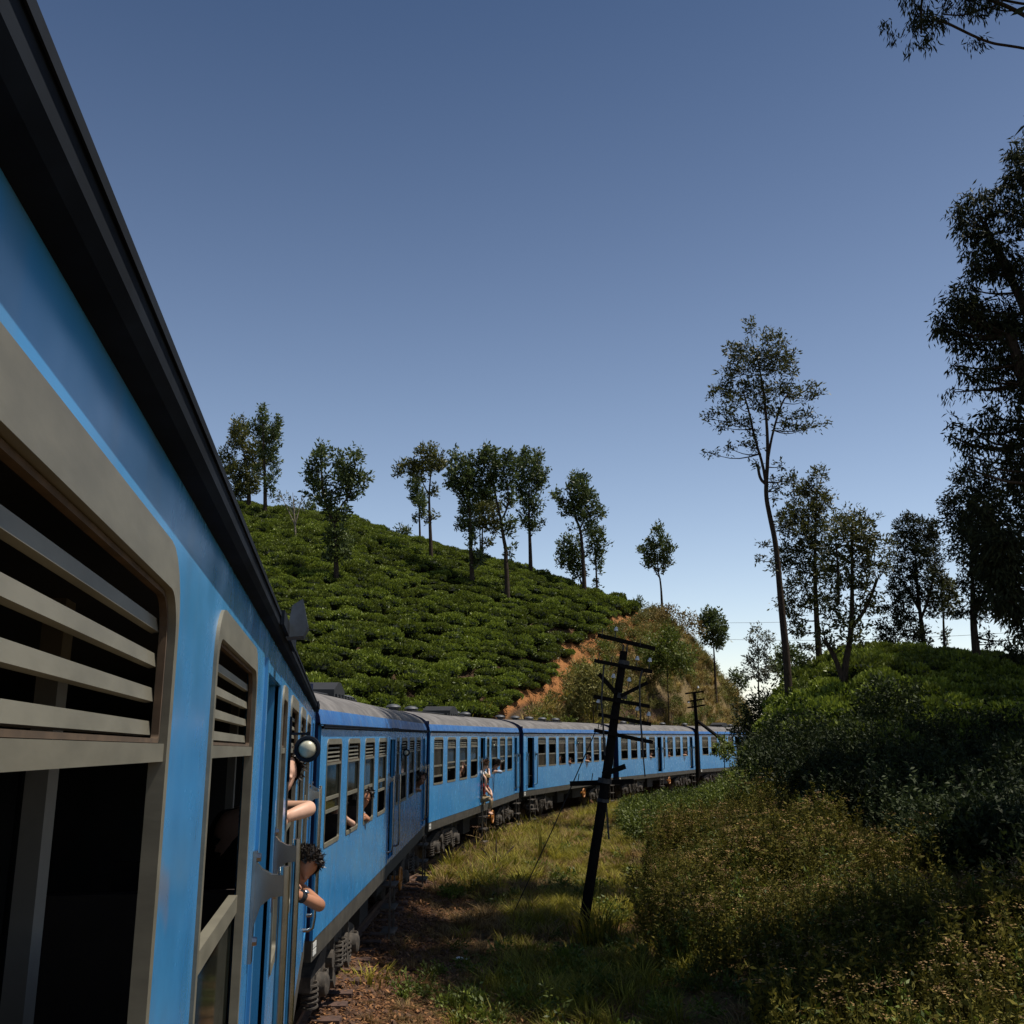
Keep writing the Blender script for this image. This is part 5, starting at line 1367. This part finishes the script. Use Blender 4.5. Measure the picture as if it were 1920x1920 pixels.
bush('reddish_grass_clump', 'tall reddish-brown feathery grass clump beside the third carriage', [(930,1572,44,26),(900,1590,26,22),(965,1588,36,24),(930,1600,44,20)], 28.5, 211, 'straw', 0.26, 1.3, cat='grass clump', width=0.06, up=1.2)

def blades(name, label, px, py, y, n, h, mat, seed, cat='grass clump', bend=0.6, w=0.012, spread=0.2):
    b = at(px, py, y); z = gz(b.x, b.y)
    o = mesh_obj(name, grass_tuft(seed, mat, h, n, spread, bend, w)); o.location = (b.x, b.y, z - 0.02)
    return tag(o, label, cat)
blades('grass_clump', 'bright yellow-green grass clump at the foot of the reddish feathery grass', 928, 1625, 27, 90, 0.75, 'grass', 301, spread=0.22)
blades('grass_stalk', 'single tall pale grass stalk in front of the third carriage steps', 1014, 1545, 30, 9, 1.5, 'grass', 302, bend=0.12, w=0.02, spread=0.08, cat='grass stalk')
blades('grass_clump', 'long-bladed green grass clump in the shade around the pole foot', 1120, 1740, 18.6, 130, 0.85, 'grass', 303, spread=0.45)
blades('grass_clump', 'dark green grass clump left of the shaded path', 690, 1800, 15.5, 90, 0.26, 'grass', 304, spread=0.4, w=0.007)
def seedling():
    rg = np.random.RandomState(3); b = at(1040, 1860, 13.2); z = gz(b.x, b.y)
    o = mesh_obj('young_plant', weed(55, 0.62, 5, False, 'leaf_bush', 0.12)); o.location = (b.x, b.y, z)
    tag(o, 'young upright yellow-leaved plant at the edge of the big ground shadow', 'plant')
seedling()
def rock(label, px, py, w, h, y, seed):
    b = at(px, py, y); s = px_size(px, py, y); z = gz(b.x, b.y)
    r = random.Random(seed); bm = bmesh.new(); bmesh.ops.create_icosphere(bm, subdivisions=3, radius=1.0)
    for v in bm.verts:
        d = v.co.normalized(); k = 1 + 0.22 * math.sin(3.1 * d.x + seed) + 0.16 * math.sin(4.3 * d.y + d.z * 2.2 + seed)
        for a in range(5):
            nv = Vector((math.sin(seed * 3 + a * 2.1), math.cos(seed + a * 1.3), math.sin(a * 1.7 + seed))).normalized()
            k = min(k, 0.82 / max(0.25, d.dot(nv)))
        v.co = Vector((d.x * w * s / 2 * k, d.y * w * s / 2 * k, d.z * h * s * 0.75 * k))
    me = bpy.data.meshes.new('rock'); bm.to_mesh(me); bm.free(); me.materials.append(M['rock'])
    o = mesh_obj('rock', me); o.location = (b.x, b.y, max(z, b.z - 0.25 * h * s)); tag(o, label, 'rock', 'pale rocks among the tea'); return o
rock('pale upright rock on the hill skyline', 692, 993, 20, 19, 80, 3)
rock('flat pale rock a little below the upright one on the tea hill', 718, 1007, 20, 9, 74, 5)
def scrap():
    b = at(866, 1765, 17.6); z = gz(b.x, b.y); mb = MB(); r = random.Random(4); vs = []
    for i in range(5):
        for j in range(4): vs.append((i * 0.05 - 0.1 + r.uniform(-.012, .012), j * 0.04 - 0.06 + r.uniform(-.012, .012), 0.03 + r.uniform(0, 0.05)))
    mb.add(vs, [(i * 4 + j, i * 4 + j + 1, i * 4 + j + 5, i * 4 + j + 4) for i in range(4) for j in range(3)])
    mb.add([(a, b_, c - 0.006) for a, b_, c in vs], [(i * 4 + j + 4, i * 4 + j + 5, i * 4 + j + 1, i * 4 + j) for i in range(4) for j in range(3)])
    o = mb.build('litter', M['white'], None); o.location = (b.x, b.y, z + 0.02); tag(o, 'crumpled white scrap of litter in the shaded grass', 'litter')
scrap()
for i, (px_, py_, y_) in enumerate(((920, 1908, 12.4), (934, 1900, 12.6), (908, 1893, 12.7))):
    b = at(px_, py_, y_); z = gz(b.x, b.y)
    mb = MB(); mb.lathe((0, 0, 0.16), (0, 0, 1), [(0, 0.006), (0.012, 0.024), (0.03, 0.026), (0.04, 0.012)], 10); mb.tube([(0, 0, 0), (0.01, 0, 0.1), (0, 0, 0.165)], 0.003, 4)
    o = mb.build('pink_flower', M['pinkbloom'], None, 50); o.location = (b.x, b.y, z); tag(o, '%s small round pink flower in the grass at the bottom edge of the picture' % ('middle', 'rightmost', 'leftmost')[i], 'flower', 'pink flowers in the near grass')

# ------------------------------------------------------------------ telegraph poles and wires
def at_pole(label, y, axis, r0, r1, arms, cat='telegraph pole'):
    b = at(*axis[0], y); z = gz(b.x, b.y)
    root = thing('telegraph_pole', label, cat, (b.x, b.y, z), 'telegraph poles along the line'); O = Vector((b.x, b.y, z))
    pts = [at(px, py, y) - O for px, py in axis]; pts[0] = pts[0] + (pts[0] - pts[1]).normalized() * 0.5
    mb = MB(); q = []
    for a, c in zip(pts[:-1], pts[1:]): q += [a.lerp(c, i / 4) for i in range(4)]
    q.append(pts[-1]); mb.tube(q, [r0 + (r1 - r0) * i / (len(q) - 1) for i in range(len(q))], 12); mb.build('pole', M['polewood'], root, 50)
    return root, O
Y1 = 19.4
def Z7(p): return (1060 + .15625 * p[0], 1160 + .15625 * p[1])
root, O = at_pole('old dark leaning pole with many crossarms in front of the train', Y1, [(1093, 1742), (1138, 1449), (1154, 1332), (1170, 1221)], 0.10, 0.072, None)
def P7(p, dy=0.0):
    v = at(*Z7(p), Y1) - O; v.y += dy; return v
for (a, b_, w, h, dy) in (((388,200),(1075,362),0.072,0.078,-.02), ((340,508),(1030,642),0.064,0.070,-.12), ((395,665),(600,895),.07,.08,-.12), ((978,770),(660,930),0.064,0.070,-.12), ((330,938),(1002,1055),0.064,0.070,-.12),
                          ((390,1150),(1018,1268),0.064,0.070,-.12), ((338,1338),(1040,1484),0.064,0.070,-.12), ((440,1868),(712,1768),0.072,0.094,-.13), ((60,1985),(830,1955),.07,.09,.14)):
    mb = MB(); mb.bar(P7(a, dy), P7(b_, dy), w, h); mb.build('crossarm', M['polewood'], root)
for pl_ in ([(690,395),(695,310)], [(735,395),(742,312)]):
    mb = MB(); mb.tube([P7(p, -.02) for p in pl_], 0.016, 6); mb.build('top_rod', M['iron'], root)
for pl_ in ([(455,560),(440,720),(425,1000),(440,1200),(462,1640)], [(908,630),(878,760),(880,1000),(892,1240),(920,1640)]):
    mb = MB(); mb.tube([P7(p, -.17) for p in pl_], 0.017, 6); mb.build('tie_strap', M['iron'], root)
mb = MB(); mb.bar(P7((920,1640), -.17), P7((942,1890), -.17), 0.035, 0.02); mb.build('tie_strap', M['iron'], root)
def insulator():
    mb = MB(); mb.tube([(0, 0, -0.10), (0, 0, 0.05)], 0.009, 6)
    return mb.mesh('insulator_pin', M['iron'])
def ins_cup():
    mb = MB(); mb.lathe((0, 0, 0.03), (0, 0, 1), [(0, 0.025), (0.004, 0.040), (0.02, 0.042), (0.045, 0.034), (0.05, 0.026), (0.062, 0.03), (0.078, 0.022), (0.085, 0.006)], 14); return mb.mesh('insulator', M['porcelain'], 50)
PIN, CUP = insulator(), ins_cup()
AX = (P7((705,390)) - P7((500,1850))).normalized()
qa = AX.to_track_quat('Z', 'Y').to_euler()
for p, cup in (((597,175),1), ((440,150),0), ((895,270),0), ((850,525),1), ((1000,545),1), ((400,450),0), ((550,480),0), ((565,735),1), ((752,778),1), ((850,1125),1), ((985,1190),1), ((385,1035),1), ((392,1290),0), ((430,1240),0), ((825,1220),0)):
    o = mesh_obj('insulator_pin', PIN, None, root); o.location = P7(p, -.12); o.rotation_euler = qa
    if cup: q = mesh_obj('insulator', CUP, None, root); q.location = P7(p, -.12); q.rotation_euler = qa
def Z2(p): return at(1040 + .1875 * p[0], 1400 + .1875 * p[1], Y1) - O
for p in ((245, 300), (382, 295)):
    o = mesh_obj('insulator_pin', PIN, None, root); o.location = Z2(p) + Vector((0, .12, 0)); o.rotation_euler = qa
for (px_, py_, h_, w_) in ((1170, 1243, .09, .13), (1165, 1305, .10, .14), (1134, 1464, .09, .16), (1131, 1501, .06, .135)):
    mb = MB(); c = at(px_, py_, Y1) - O; mb.lathe(c - AX * h_ / 2, AX, [(0, w_ * .8), (0, w_ * .85), (h_, w_ * .82), (h_, w_ * .8)], 12); mb.build('iron_band', M['iron'], root)
mb = MB(); mb.bar(Z2((512, 520)), Z2((542, 925)), 0.05, 0.03); mb.build('hanging_strap', M['iron'], root)
g0, g1 = at(1118, 1368, Y1) - O, at(955, 1712, 21.5); g1.z = gz(g1.x, g1.y) - 0.1; g1 = g1 - O
mb = MB(); mb.tube([g0, g0.lerp(g1, .5) + Vector((0, 0, -.06)), g1], 0.011, 6); mb.build('guy_wire', M['iron'], root)
# the pole farther along
Y2 = 57.0
root, O = at_pole('distant short dark pole with three crossarms in front of the shaded carriage', Y2, [(1308, 1440), (1306, 1360), (1302, 1298)], 0.12, 0.09, None)
for a, b_ in (((1285, 1300.5), (1319, 1296.5)), ((1289, 1315.5), (1320.5, 1310.5)), ((1289, 1327), (1321.5, 1322))):
    mb = MB(); mb.bar(at(*a, Y2 - .12) - O, at(*b_, Y2 - .12) - O, 0.09, 0.09); mb.build('crossarm', M['polewood'], root)
e = at(1368, 1398, Y2 - 4) - O
mb = MB(); mb.tube([at(1308, 1352, Y2) - O, e], 0.09, 8); mb.build('brace_pole', M['polewood'], root)
for p in ((1309, 1292), (1291, 1320)):
    o = mesh_obj('insulator', CUP, None, root); o.location = at(*p, Y2 - .12) - O; o.scale = (1.5, 1.5, 1.5)
for lab_, a, b_ in (('upper thin wire strung across the sky behind the tall leaning trunk', (1290, 1168, 96), (2050, 1128, 74)), ('lower thin wire strung across the sky near the tea bank', (1290, 1197, 98), (2050, 1176, 70))):
    pa, pb = at(*a), at(*b_); mb = MB()
    mb.tube([pa.lerp(pb, i / 16) - pa + Vector((0, 0, -0.5 * math.sin(math.pi * i / 16))) for i in range(17)], 0.014, 5)
    o = mb.build('overhead_wire', M['iron'], None); o.location = pa; tag(o, lab_, 'wire', 'overhead wires')
# ------------------------------------------------------------------ people
M['skin_pale'] = plain('pale_skin', (0.58, 0.34, 0.235), 0.5, 0, 0.12, 12)
M['skin_tan'] = plain('tanned_skin', (0.36, 0.16, 0.085), 0.5, 0, 0.15, 12)
M['skin_brown'] = plain('brown_skin', (0.17, 0.080, 0.045), 0.5, 0, 0.15, 12)
def cloth(name, c): return plain(name, c, 0.9, 0, 0.25, 14, bmp=0.15)
M['c_black'] = cloth('black_cloth', (0.012, 0.012, 0.014)); M['c_white'] = cloth('white_cloth', (0.62, 0.62, 0.64))
M['c_red'] = cloth('red_cloth', (0.32, 0.03, 0.025)); M['c_khaki'] = cloth('khaki_cloth', (0.26, 0.20, 0.115))
M['c_bluegrey'] = cloth('pale_blue_grey_cloth', (0.30, 0.36, 0.46)); M['c_pink'] = cloth('pink_cloth', (0.5, 0.10, 0.16)); M['c_cream'] = cloth('cream_cloth', (0.55, 0.47, 0.33))
M['c_orange'] = cloth('orange_cloth', (0.5, 0.2, 0.08))
def hair_mat(name, c):
    m, n, l, p = new_mat(name); p.inputs['Base Color'].default_value = (*c, 1); p.inputs['Roughness'].default_value = 0.42; return m
M['hair_dark'] = hair_mat('dark_hair', (0.020, 0.014, 0.010)); M['hair_brown'] = hair_mat('brown_hair', (0.10, 0.05, 0.025)); M['straw_hat'] = plain('straw_hat', (0.42, 0.30, 0.13), 0.8, 0, 0.3, 40)
M['steel'] = plain('watch_steel', (0.55, 0.55, 0.55), 0.2, 0.9, 0.2, 30)
PEND = []
def skin_obj(name, chains, m, parent, sub=1):
    """one continuous skinned surface from chains of (point, radius); a chain may start at a point that exists already"""
    vs, es, rs_ = [], [], []
    def idx(p, r):
        for i, v in enumerate(vs):
            if (v - p).length < 1e-5: return i
        vs.append(Vector(p)); rs_.append(r); return len(vs) - 1
    for ch in chains:
        prev = None
        for p, r in ch:
            i = idx(Vector(p), r)
            if prev is not None and prev != i: es.append((prev, i))
            prev = i
    me = bpy.data.meshes.new(name); me.from_pydata([tuple(v) for v in vs], es, [])
    tmp = bpy.data.objects.new('skinning', me); COL.objects.link(tmp)
    sk = tmp.modifiers.new('skin', 'SKIN'); sk.use_smooth_shade = True
    sd = me.skin_vertices[0].data
    for i, r in enumerate(rs_): sd[i].radius = (r, r)
    sd[0].use_root = True
    ss = tmp.modifiers.new('sub', 'SUBSURF'); ss.levels = sub; ss.render_levels = sub
    o = bpy.data.objects.new(name, None) if False else None
    PEND.append((tmp, name, m, parent))
def hand_chains(w, d, thumb, curl, k=1.0):
    """five fingers from the wrist w along d, thumb side thumb, curling towards curl"""
    d, thumb, curl = Vector(d).normalized(), Vector(thumb).normalized(), Vector(curl).normalized()
    palm = w + d * 0.055 * k
    out = [[(w, 0.026 * k), (palm, 0.034 * k)]]
    for i, ln in enumerate((0.072, 0.082, 0.076, 0.06)):
        o = palm + thumb * (0.030 - 0.020 * i) * k + d * 0.03 * k
        j1 = o + (d * 0.85 + curl * 0.35) * ln * 0.5 * k; j2 = j1 + (d * 0.35 + curl * 0.9) * ln * 0.32 * k; j3 = j2 + (curl * 0.9 - d * 0.35) * ln * 0.26 * k
        out.append([(palm, 0.034 * k), (o, 0.011 * k), (j1, 0.0095 * k), (j2, 0.0085 * k), (j3, 0.0075 * k)])
    t0 = w + d * 0.025 * k + thumb * 0.028 * k; t1 = t0 + (thumb * 0.6 + d * 0.6 + curl * 0.25) * 0.035 * k; t2 = t1 + (d * 0.8 + curl * 0.4) * 0.03 * k
    out.append([(w, 0.026 * k), (t0, 0.014 * k), (t1, 0.011 * k), (t2, 0.009 * k)])
    return out
def person(car, label, pel, chest, head, face, arms, skin='skin_pale', top='c_white', hair='hair_dark', legs=None, bottoms='c_khaki', hat=False, longhair=False, sleeve=0.5, fine=False, strap=False, group='passengers of the blue train'):
    """joints are in the carriage's own axes; face: where the head looks; arms: (shoulder, elbow, wrist, hand direction, thumb side, curl)"""
    root = thing('person', label, 'person', car.location, group); root.rotation_euler = car.rotation_euler
    pel, chest, head, face = Vector(pel), Vector(chest), Vector(head), Vector(face).normalized()
    up0 = (head - chest).normalized()
    upv = (up0 - face * up0.dot(face)).normalized() if abs(up0.dot(face)) < 0.95 else Vector((0, 0, 1))
    upv = (upv * 0.7 + Vector((0, 0, 0.5))); upv = (upv - face * upv.dot(face)).normalized()
    sidev = face.cross(upv)
    neck = chest.lerp(head, 0.0) + (head - chest).normalized() * 0.13
    jaw = head - upv * 0.055 + face * 0.02
    body = [[(pel, 0.135), (pel.lerp(chest, 0.5), 0.12), (chest, 0.135), (neck, 0.056), (jaw, 0.066), (head + upv * 0.01, 0.084), (head + upv * 0.075, 0.070), (head + upv * 0.112, 0.035)]]
    body.append([(jaw, 0.066), (jaw + face * 0.062 - upv * 0.035, 0.024)])
    body.append([(head + upv * 0.01, 0.084), (head + face * 0.088 - upv * 0.012, 0.014), (head + face * 0.108 - upv * 0.022, 0.012)])
    for sg in (-1, 1): body.append([(head + upv * 0.01, 0.084), (head + sidev * sg * 0.078 - upv * 0.01 - face * 0.01, 0.016), (head + sidev * sg * 0.092 + upv * 0.002 - face * 0.016, 0.012)])
    shirt = [[(pel + (chest - pel) * 0.05, 0.15), (pel.lerp(chest, 0.5), 0.137), (chest, 0.152), (chest.lerp(neck, 0.6), 0.085)]]
    for (sh, el, wr, hd_, th, cu) in arms:
        sh, el, wr = Vector(sh), Vector(el), Vector(wr)
        mid = sh.lerp(el, 0.5); fm = el.lerp(wr, 0.35)
        body.append([(chest, 0.135), (sh, 0.056), (mid, 0.047), (el, 0.040), (fm, 0.043), (wr, 0.026)])
        hc = hand_chains(wr, hd_, th, cu)
        body += hc if fine else hc[:3] + hc[-1:] if False else hc
        if sleeve > 0:
            e = sh.lerp(el, sleeve)
            shirt.append([(chest, 0.152), (sh, 0.070), (sh.lerp(e, 0.6), 0.064), (e, 0.060)])
            if sleeve > 0.99: shirt[-1] += [(el.lerp(wr, 0.5), 0.054), (el.lerp(wr, 0.85), 0.042)]
    tro = []
    for lg in legs or []:
        hip, kn, an, toe = [Vector(p) for p in lg]
        body.append([(pel, 0.135), (hip, 0.085), (kn, 0.054), (kn.lerp(an, 0.4), 0.052), (an, 0.034), (toe, 0.030)])
        tro.append([(pel, 0.15), (hip, 0.10), (hip.lerp(kn, 0.6), 0.078), (kn, 0.066), (kn.lerp(an, 0.8), 0.052)])
    skin_obj('body', body, M[skin], root, 2 if fine else 1)
    skin_obj('shirt', shirt, M[top], root, 2 if fine else 1)
    if tro: skin_obj('trousers', tro, M[bottoms], root)
    # hair: cap of strands over the top and back of the head
    rg = np.random.RandomState(len(label)); hv = np.array(head + upv * 0.022); f = np.array(face); u = np.array(upv); s_ = np.array(sidev)
    n = 1600 if fine else 260
    d = rnd_dirs(rg, n * 2); ok = (d @ f < 0.30 + 0.5 * np.maximum(d @ u, 0)) & (d @ u > (-0.75 if longhair else -0.45)); d = d[ok]
    loc = d[:, :1] * 0
    P = hv + d * np.array(1.0) * (0.088 + 0.014 * rg.random((len(d), 1)))
    rd = rnd_dirs(rg, len(d)) * 0.5 - f * 0.35 - u * 0.15; rd -= d * np.sum(rd * d, 1, keepdims=True)
    flow = d * 0.22 + rd
    flow /= np.linalg.norm(flow, axis=1, keepdims=True)
    ln = rg.uniform(0.03, 0.055, len(d)) * (1.0 if fine else 1.5)
    V = leaf_quads(rg, P, flow, ln, ln * (0.22 if fine else 0.5))
    mb = MB(); k = 12
    for i in range(k):
        for j in range(9):
            q = []
            for a, b in ((i, j), (i + 1, j), (i + 1, j + 1), (i, j + 1)):
                th_, ph = 2 * math.pi * a / k, math.pi * b / 9
                q.append(np.array([math.sin(ph) * math.cos(th_), math.sin(ph) * math.sin(th_), math.cos(ph)]))
            q = [x[0] * f + x[1] * s_ + x[2] * u for x in q]; c = sum(q) / 4
            if c @ f < 0.30 + 0.5 * max(c @ u, 0) and c @ u > (-0.75 if longhair else -0.42):
                mb.add([hv + x * 0.0975 for x in q], [(0, 1, 2, 3)])
    cap = np.array([[mb.v[i] for i in fc] for fc in mb.f])
    extra = [cap, V]
    if longhair:
        m_ = 200; P2 = hv - f * 0.07 + rg.normal(size=(m_, 3)) * 0.045; D2 = -u + rnd_dirs(rg, m_) * 0.2
        extra.append(leaf_quads(rg, P2, D2, rg.uniform(0.12, 0.28, m_), np.full(m_, 0.03)))
    mesh_obj('hair', quads_mesh('hair', np.concatenate(extra), M[hair]), None, root)
    if hat:
        mb = MB(); mb.lathe(head + upv * 0.05, upv, [(0, 0.17), (0.012, 0.175), (0.02, 0.10), (0.09, 0.088), (0.10, 0.05)], 20); mb.build('sun_hat', M['straw_hat'], root, 50)
    if strap:
        for (sh, el, wr, hd_, th, cu) in arms[:1]:
            a = (Vector(wr) - Vector(el)).normalized(); c = Vector(el).lerp(Vector(wr), 0.88)
            mb = MB(); mb.lathe(c - a * 0.014, a, [(0, 0.034), (0.002, 0.038), (0.026, 0.037), (0.028, 0.033)], 20); mb.build('watch_strap', M['black'], root, 50)
            mb = MB(); mb.lathe(c + Vector((-0.006, -0.030, 0.026)), Vector((-0.25, -0.65, 0.7)), [(0, 0.016), (0.007, 0.016), (0.009, 0.013)], 18); mb.build('watch', M['steel'], root, 50)
    return root
X1, XM, Y0, Z1_ = Vector((1, 0, 0)), Vector((-1, 0, 0)), Vector((0, 1, 0)), Vector((0, 0, 1))
DN = Vector((0, 0, -1))
# the two leaning out of the nearest carriage
person(CAR[1], 'dark-haired man with a wristwatch resting his chin on folded arms out of the nearest carriage', (10.15, 0.40, 1.62), (9.98, 0.19, 1.97), (9.80, -0.055, 2.185), (-0.75, -0.25, -0.6),
       [((9.93, 0.02, 2.06), (9.55, -0.185, 1.965), (9.42, -0.045, 2.055), (-0.45, 0.75, 0.15), (0, 0.1, 1), (0.1, 0.5, -0.85)), ((10.12, 0.30, 2.03), (9.92, 0.26, 1.95), (9.62, 0.06, 2.07), (-0.6, -0.6, 0.1), (0, -0.2, 1), (-0.2, -0.5, -0.8))],
       'skin_tan', 'c_white', fine=True, strap=True, sleeve=0.12)
person(CAR[1], 'person in black leaning a pale bare elbow out of the window above the leaning man', (8.85, 0.45, 2.0), (8.72, 0.25, 2.50), (8.62, 0.05, 2.80), (-0.8, -0.5, -0.1),
       [((8.64, 0.08, 2.60), (8.36, -0.125, 2.625), (8.20, 0.012, 2.585), (-0.75, 0.15, -0.55), (0, -0.2, 1), (-0.2, 0.4, -0.9)), ((8.90, 0.35, 2.55), (8.85, 0.30, 2.35), (8.62, 0.10, 2.56), (-0.9, -0.2, 0), (0, 0, 1), (0, 0, -1))],
       'skin_pale', 'c_black', fine=True, sleeve=0.42)
# second carriage
def window_person(ci, x, label, z=2.30, y=0.10, out=0.10, skin='skin_pale', top='c_white', hair='hair_dark', face=(-0.9, -0.5, -0.1), longhair=False, arm='sill', sleeve=0.4, lean=0.0):
    hy = y
    el = {'sill': (x - 0.12, -out, 2.07), 'hang': (x - 0.06, -out, 2.12), 'in': (x - 0.1, 0.08, 2.1)}[arm]
    wr = {'sill': (x - 0.32, -out * 0.4, 2.10), 'hang': (x - 0.20, 0.03, 2.20), 'in': (x - 0.22, 0.05, 2.15)}[arm]
    hd_ = {'sill': (-0.9, 0.3, 0.0), 'hang': (-0.7, 0.3, 0.5), 'in': (-0.6, -0.2, 0.5)}[arm]
    return person(CAR[ci], label, (x + 0.22, 0.42 + y * 0.3, 1.60), (x + 0.10, 0.22 + hy * 0.5, z - 0.30), (x, hy, z), face,
                  [((x + 0.04, 0.10 + hy * 0.3, z - 0.22), el, wr, hd_, (0, -0.3, 1), (-0.2, 0.3, -0.9)), ((x + 0.28, 0.34, z - 0.26), (x + 0.3, 0.32, z - 0.5), (x + 0.1, 0.2, z - 0.45), (-0.8, -0.2, 0), (0, 0, 1), (0, 0, -1))],
                  skin, top, hair, sleeve=sleeve, longhair=longhair)
window_person(2, 2.30, 'passenger in cream hanging a bare arm from the second window of the second carriage', 2.42, 0.16, 0.05, 'skin_pale', 'c_cream', arm='hang')
window_person(2, 3.80, 'black-haired passenger in white behind the third window of the second carriage', 2.36, 0.04, 0.03, 'skin_tan', 'c_white', arm='sill')
window_person(2, 11.5, 'dark-haired passenger with head out of the far shaded windows of the second carriage', 2.32, -0.09, 0.08, 'skin_brown', 'c_black', face=(-0.6, -0.8, -0.1))
# third carriage
window_person(3, 3.85, 'long-haired passenger sitting at the third window of the sunlit carriage', 2.36, 0.05, 0.02, 'skin_pale', 'c_orange', 'hair_brown', longhair=True, arm='in')
window_person(3, 8.62, 'dark-haired passenger in pale blue-grey leaning an arm far out of the sunlit carriage', 2.34, -0.10, 0.26, 'skin_pale', 'c_bluegrey', face=(0.75, -0.6, -0.15), sleeve=1.0)
window_person(3, 10.15, 'dim passenger seated behind the next window after the blue-grey shirt', 2.30, 0.12, 0.03, 'skin_tan', 'c_black', arm='in')
person(CAR[3], 'passenger in white crouching in the open door, holding the rail, behind the hat wearer', (6.48, 0.28, 1.74), (6.52, 0.02, 2.06), (6.56, -0.10, 2.37), (0.6, -0.7, -0.3),
       [((6.68, -0.02, 2.12), (6.92, -0.16, 1.98), (7.08, -0.12, 2.14), (0.3, 0.2, 0.9), (0.3, 0, 0.3), (0.2, 0.9, 0)), ((6.36, 0.0, 2.12), (6.34, -0.16, 1.95), (6.36, -0.14, 1.72), (0, -0.1, -1), (1, 0, 0), (0.2, 0.5, -0.8))],
       'skin_pale', 'c_white', 'hair_brown', legs=[((6.56, 0.22, 1.70), (6.60, -0.05, 1.52), (6.58, 0.22, 1.27), (6.60, 0.06, 1.25)), ((6.40, 0.22, 1.70), (6.38, -0.04, 1.52), (6.40, 0.22, 1.27), (6.40, 0.06, 1.25))], bottoms='c_black')
person(CAR[3], 'passenger in a straw hat, red top and khaki trousers sitting in the carriage doorway', (6.66, 0.10, 1.33), (6.68, -0.03, 1.66), (6.74, -0.10, 1.92), (0.7, -0.7, -0.1),
       [((6.84, -0.05, 1.73), (6.92, -0.20, 1.56), (6.80, -0.26, 1.44), (-0.7, -0.3, -0.3), (0, 0, 1), (-0.3, 0.2, -0.9)), ((6.52, -0.05, 1.73), (6.46, -0.20, 1.55), (6.58, -0.28, 1.44), (0.7, -0.2, -0.3), (0, 0, 1), (0.3, 0.2, -0.9))],
       'skin_pale', 'c_red', 'hair_brown', hat=True, legs=[((6.76, 0.02, 1.31), (6.74, -0.30, 1.34), (6.72, -0.20, 0.93), (6.72, -0.33, 0.86)), ((6.58, 0.02, 1.31), (6.56, -0.30, 1.32), (6.55, -0.20, 0.93), (6.55, -0.33, 0.86))])
# fourth and fifth carriages
window_person(4, 4.9, 'seated passenger in orange at a middle window of the eight-windowed carriage', 2.28, 0.10, 0.03, 'skin_tan', 'c_orange', arm='in')
window_person(4, 6.3, 'seated passenger in pink at the window just left of the lamp of the eight-windowed carriage', 2.16, 0.06, 0.03, 'skin_tan', 'c_pink', arm='sill')
window_person(4, 9.0, 'fair passenger with an elbow out of the eight-windowed carriage, near the guy wire', 2.22, 0.0, 0.10, 'skin_pale', 'c_white', 'hair_brown')
window_person(5, 5.25, 'passenger at the window just before the shaded door of the carriage beyond the pole', 2.24, 0.06, 0.04, 'skin_pale', 'c_red', arm='sill')
window_person(5, 8.55, 'passenger in orange at the first window past the shaded door beyond the pole', 2.24, 0.06, 0.04, 'skin_tan', 'c_orange', arm='sill')
window_person(5, 11.5, 'passenger with a pale arm out of the last window of the carriage beyond the pole', 2.24, -0.03, 0.12, 'skin_pale', 'c_white', arm='sill')
dg = bpy.context.evaluated_depsgraph_get()
for tmp, name, m, parent in PEND:
    me = bpy.data.meshes.new_from_object(tmp.evaluated_get(dg)); me.name = name
    me.materials.clear(); me.materials.append(m)
    me.polygons.foreach_set('use_smooth', [True] * len(me.polygons))
    mesh_obj(name, me, None, parent)
for tmp, *_ in PEND:
    md = tmp.data; bpy.data.objects.remove(tmp); bpy.data.meshes.remove(md)
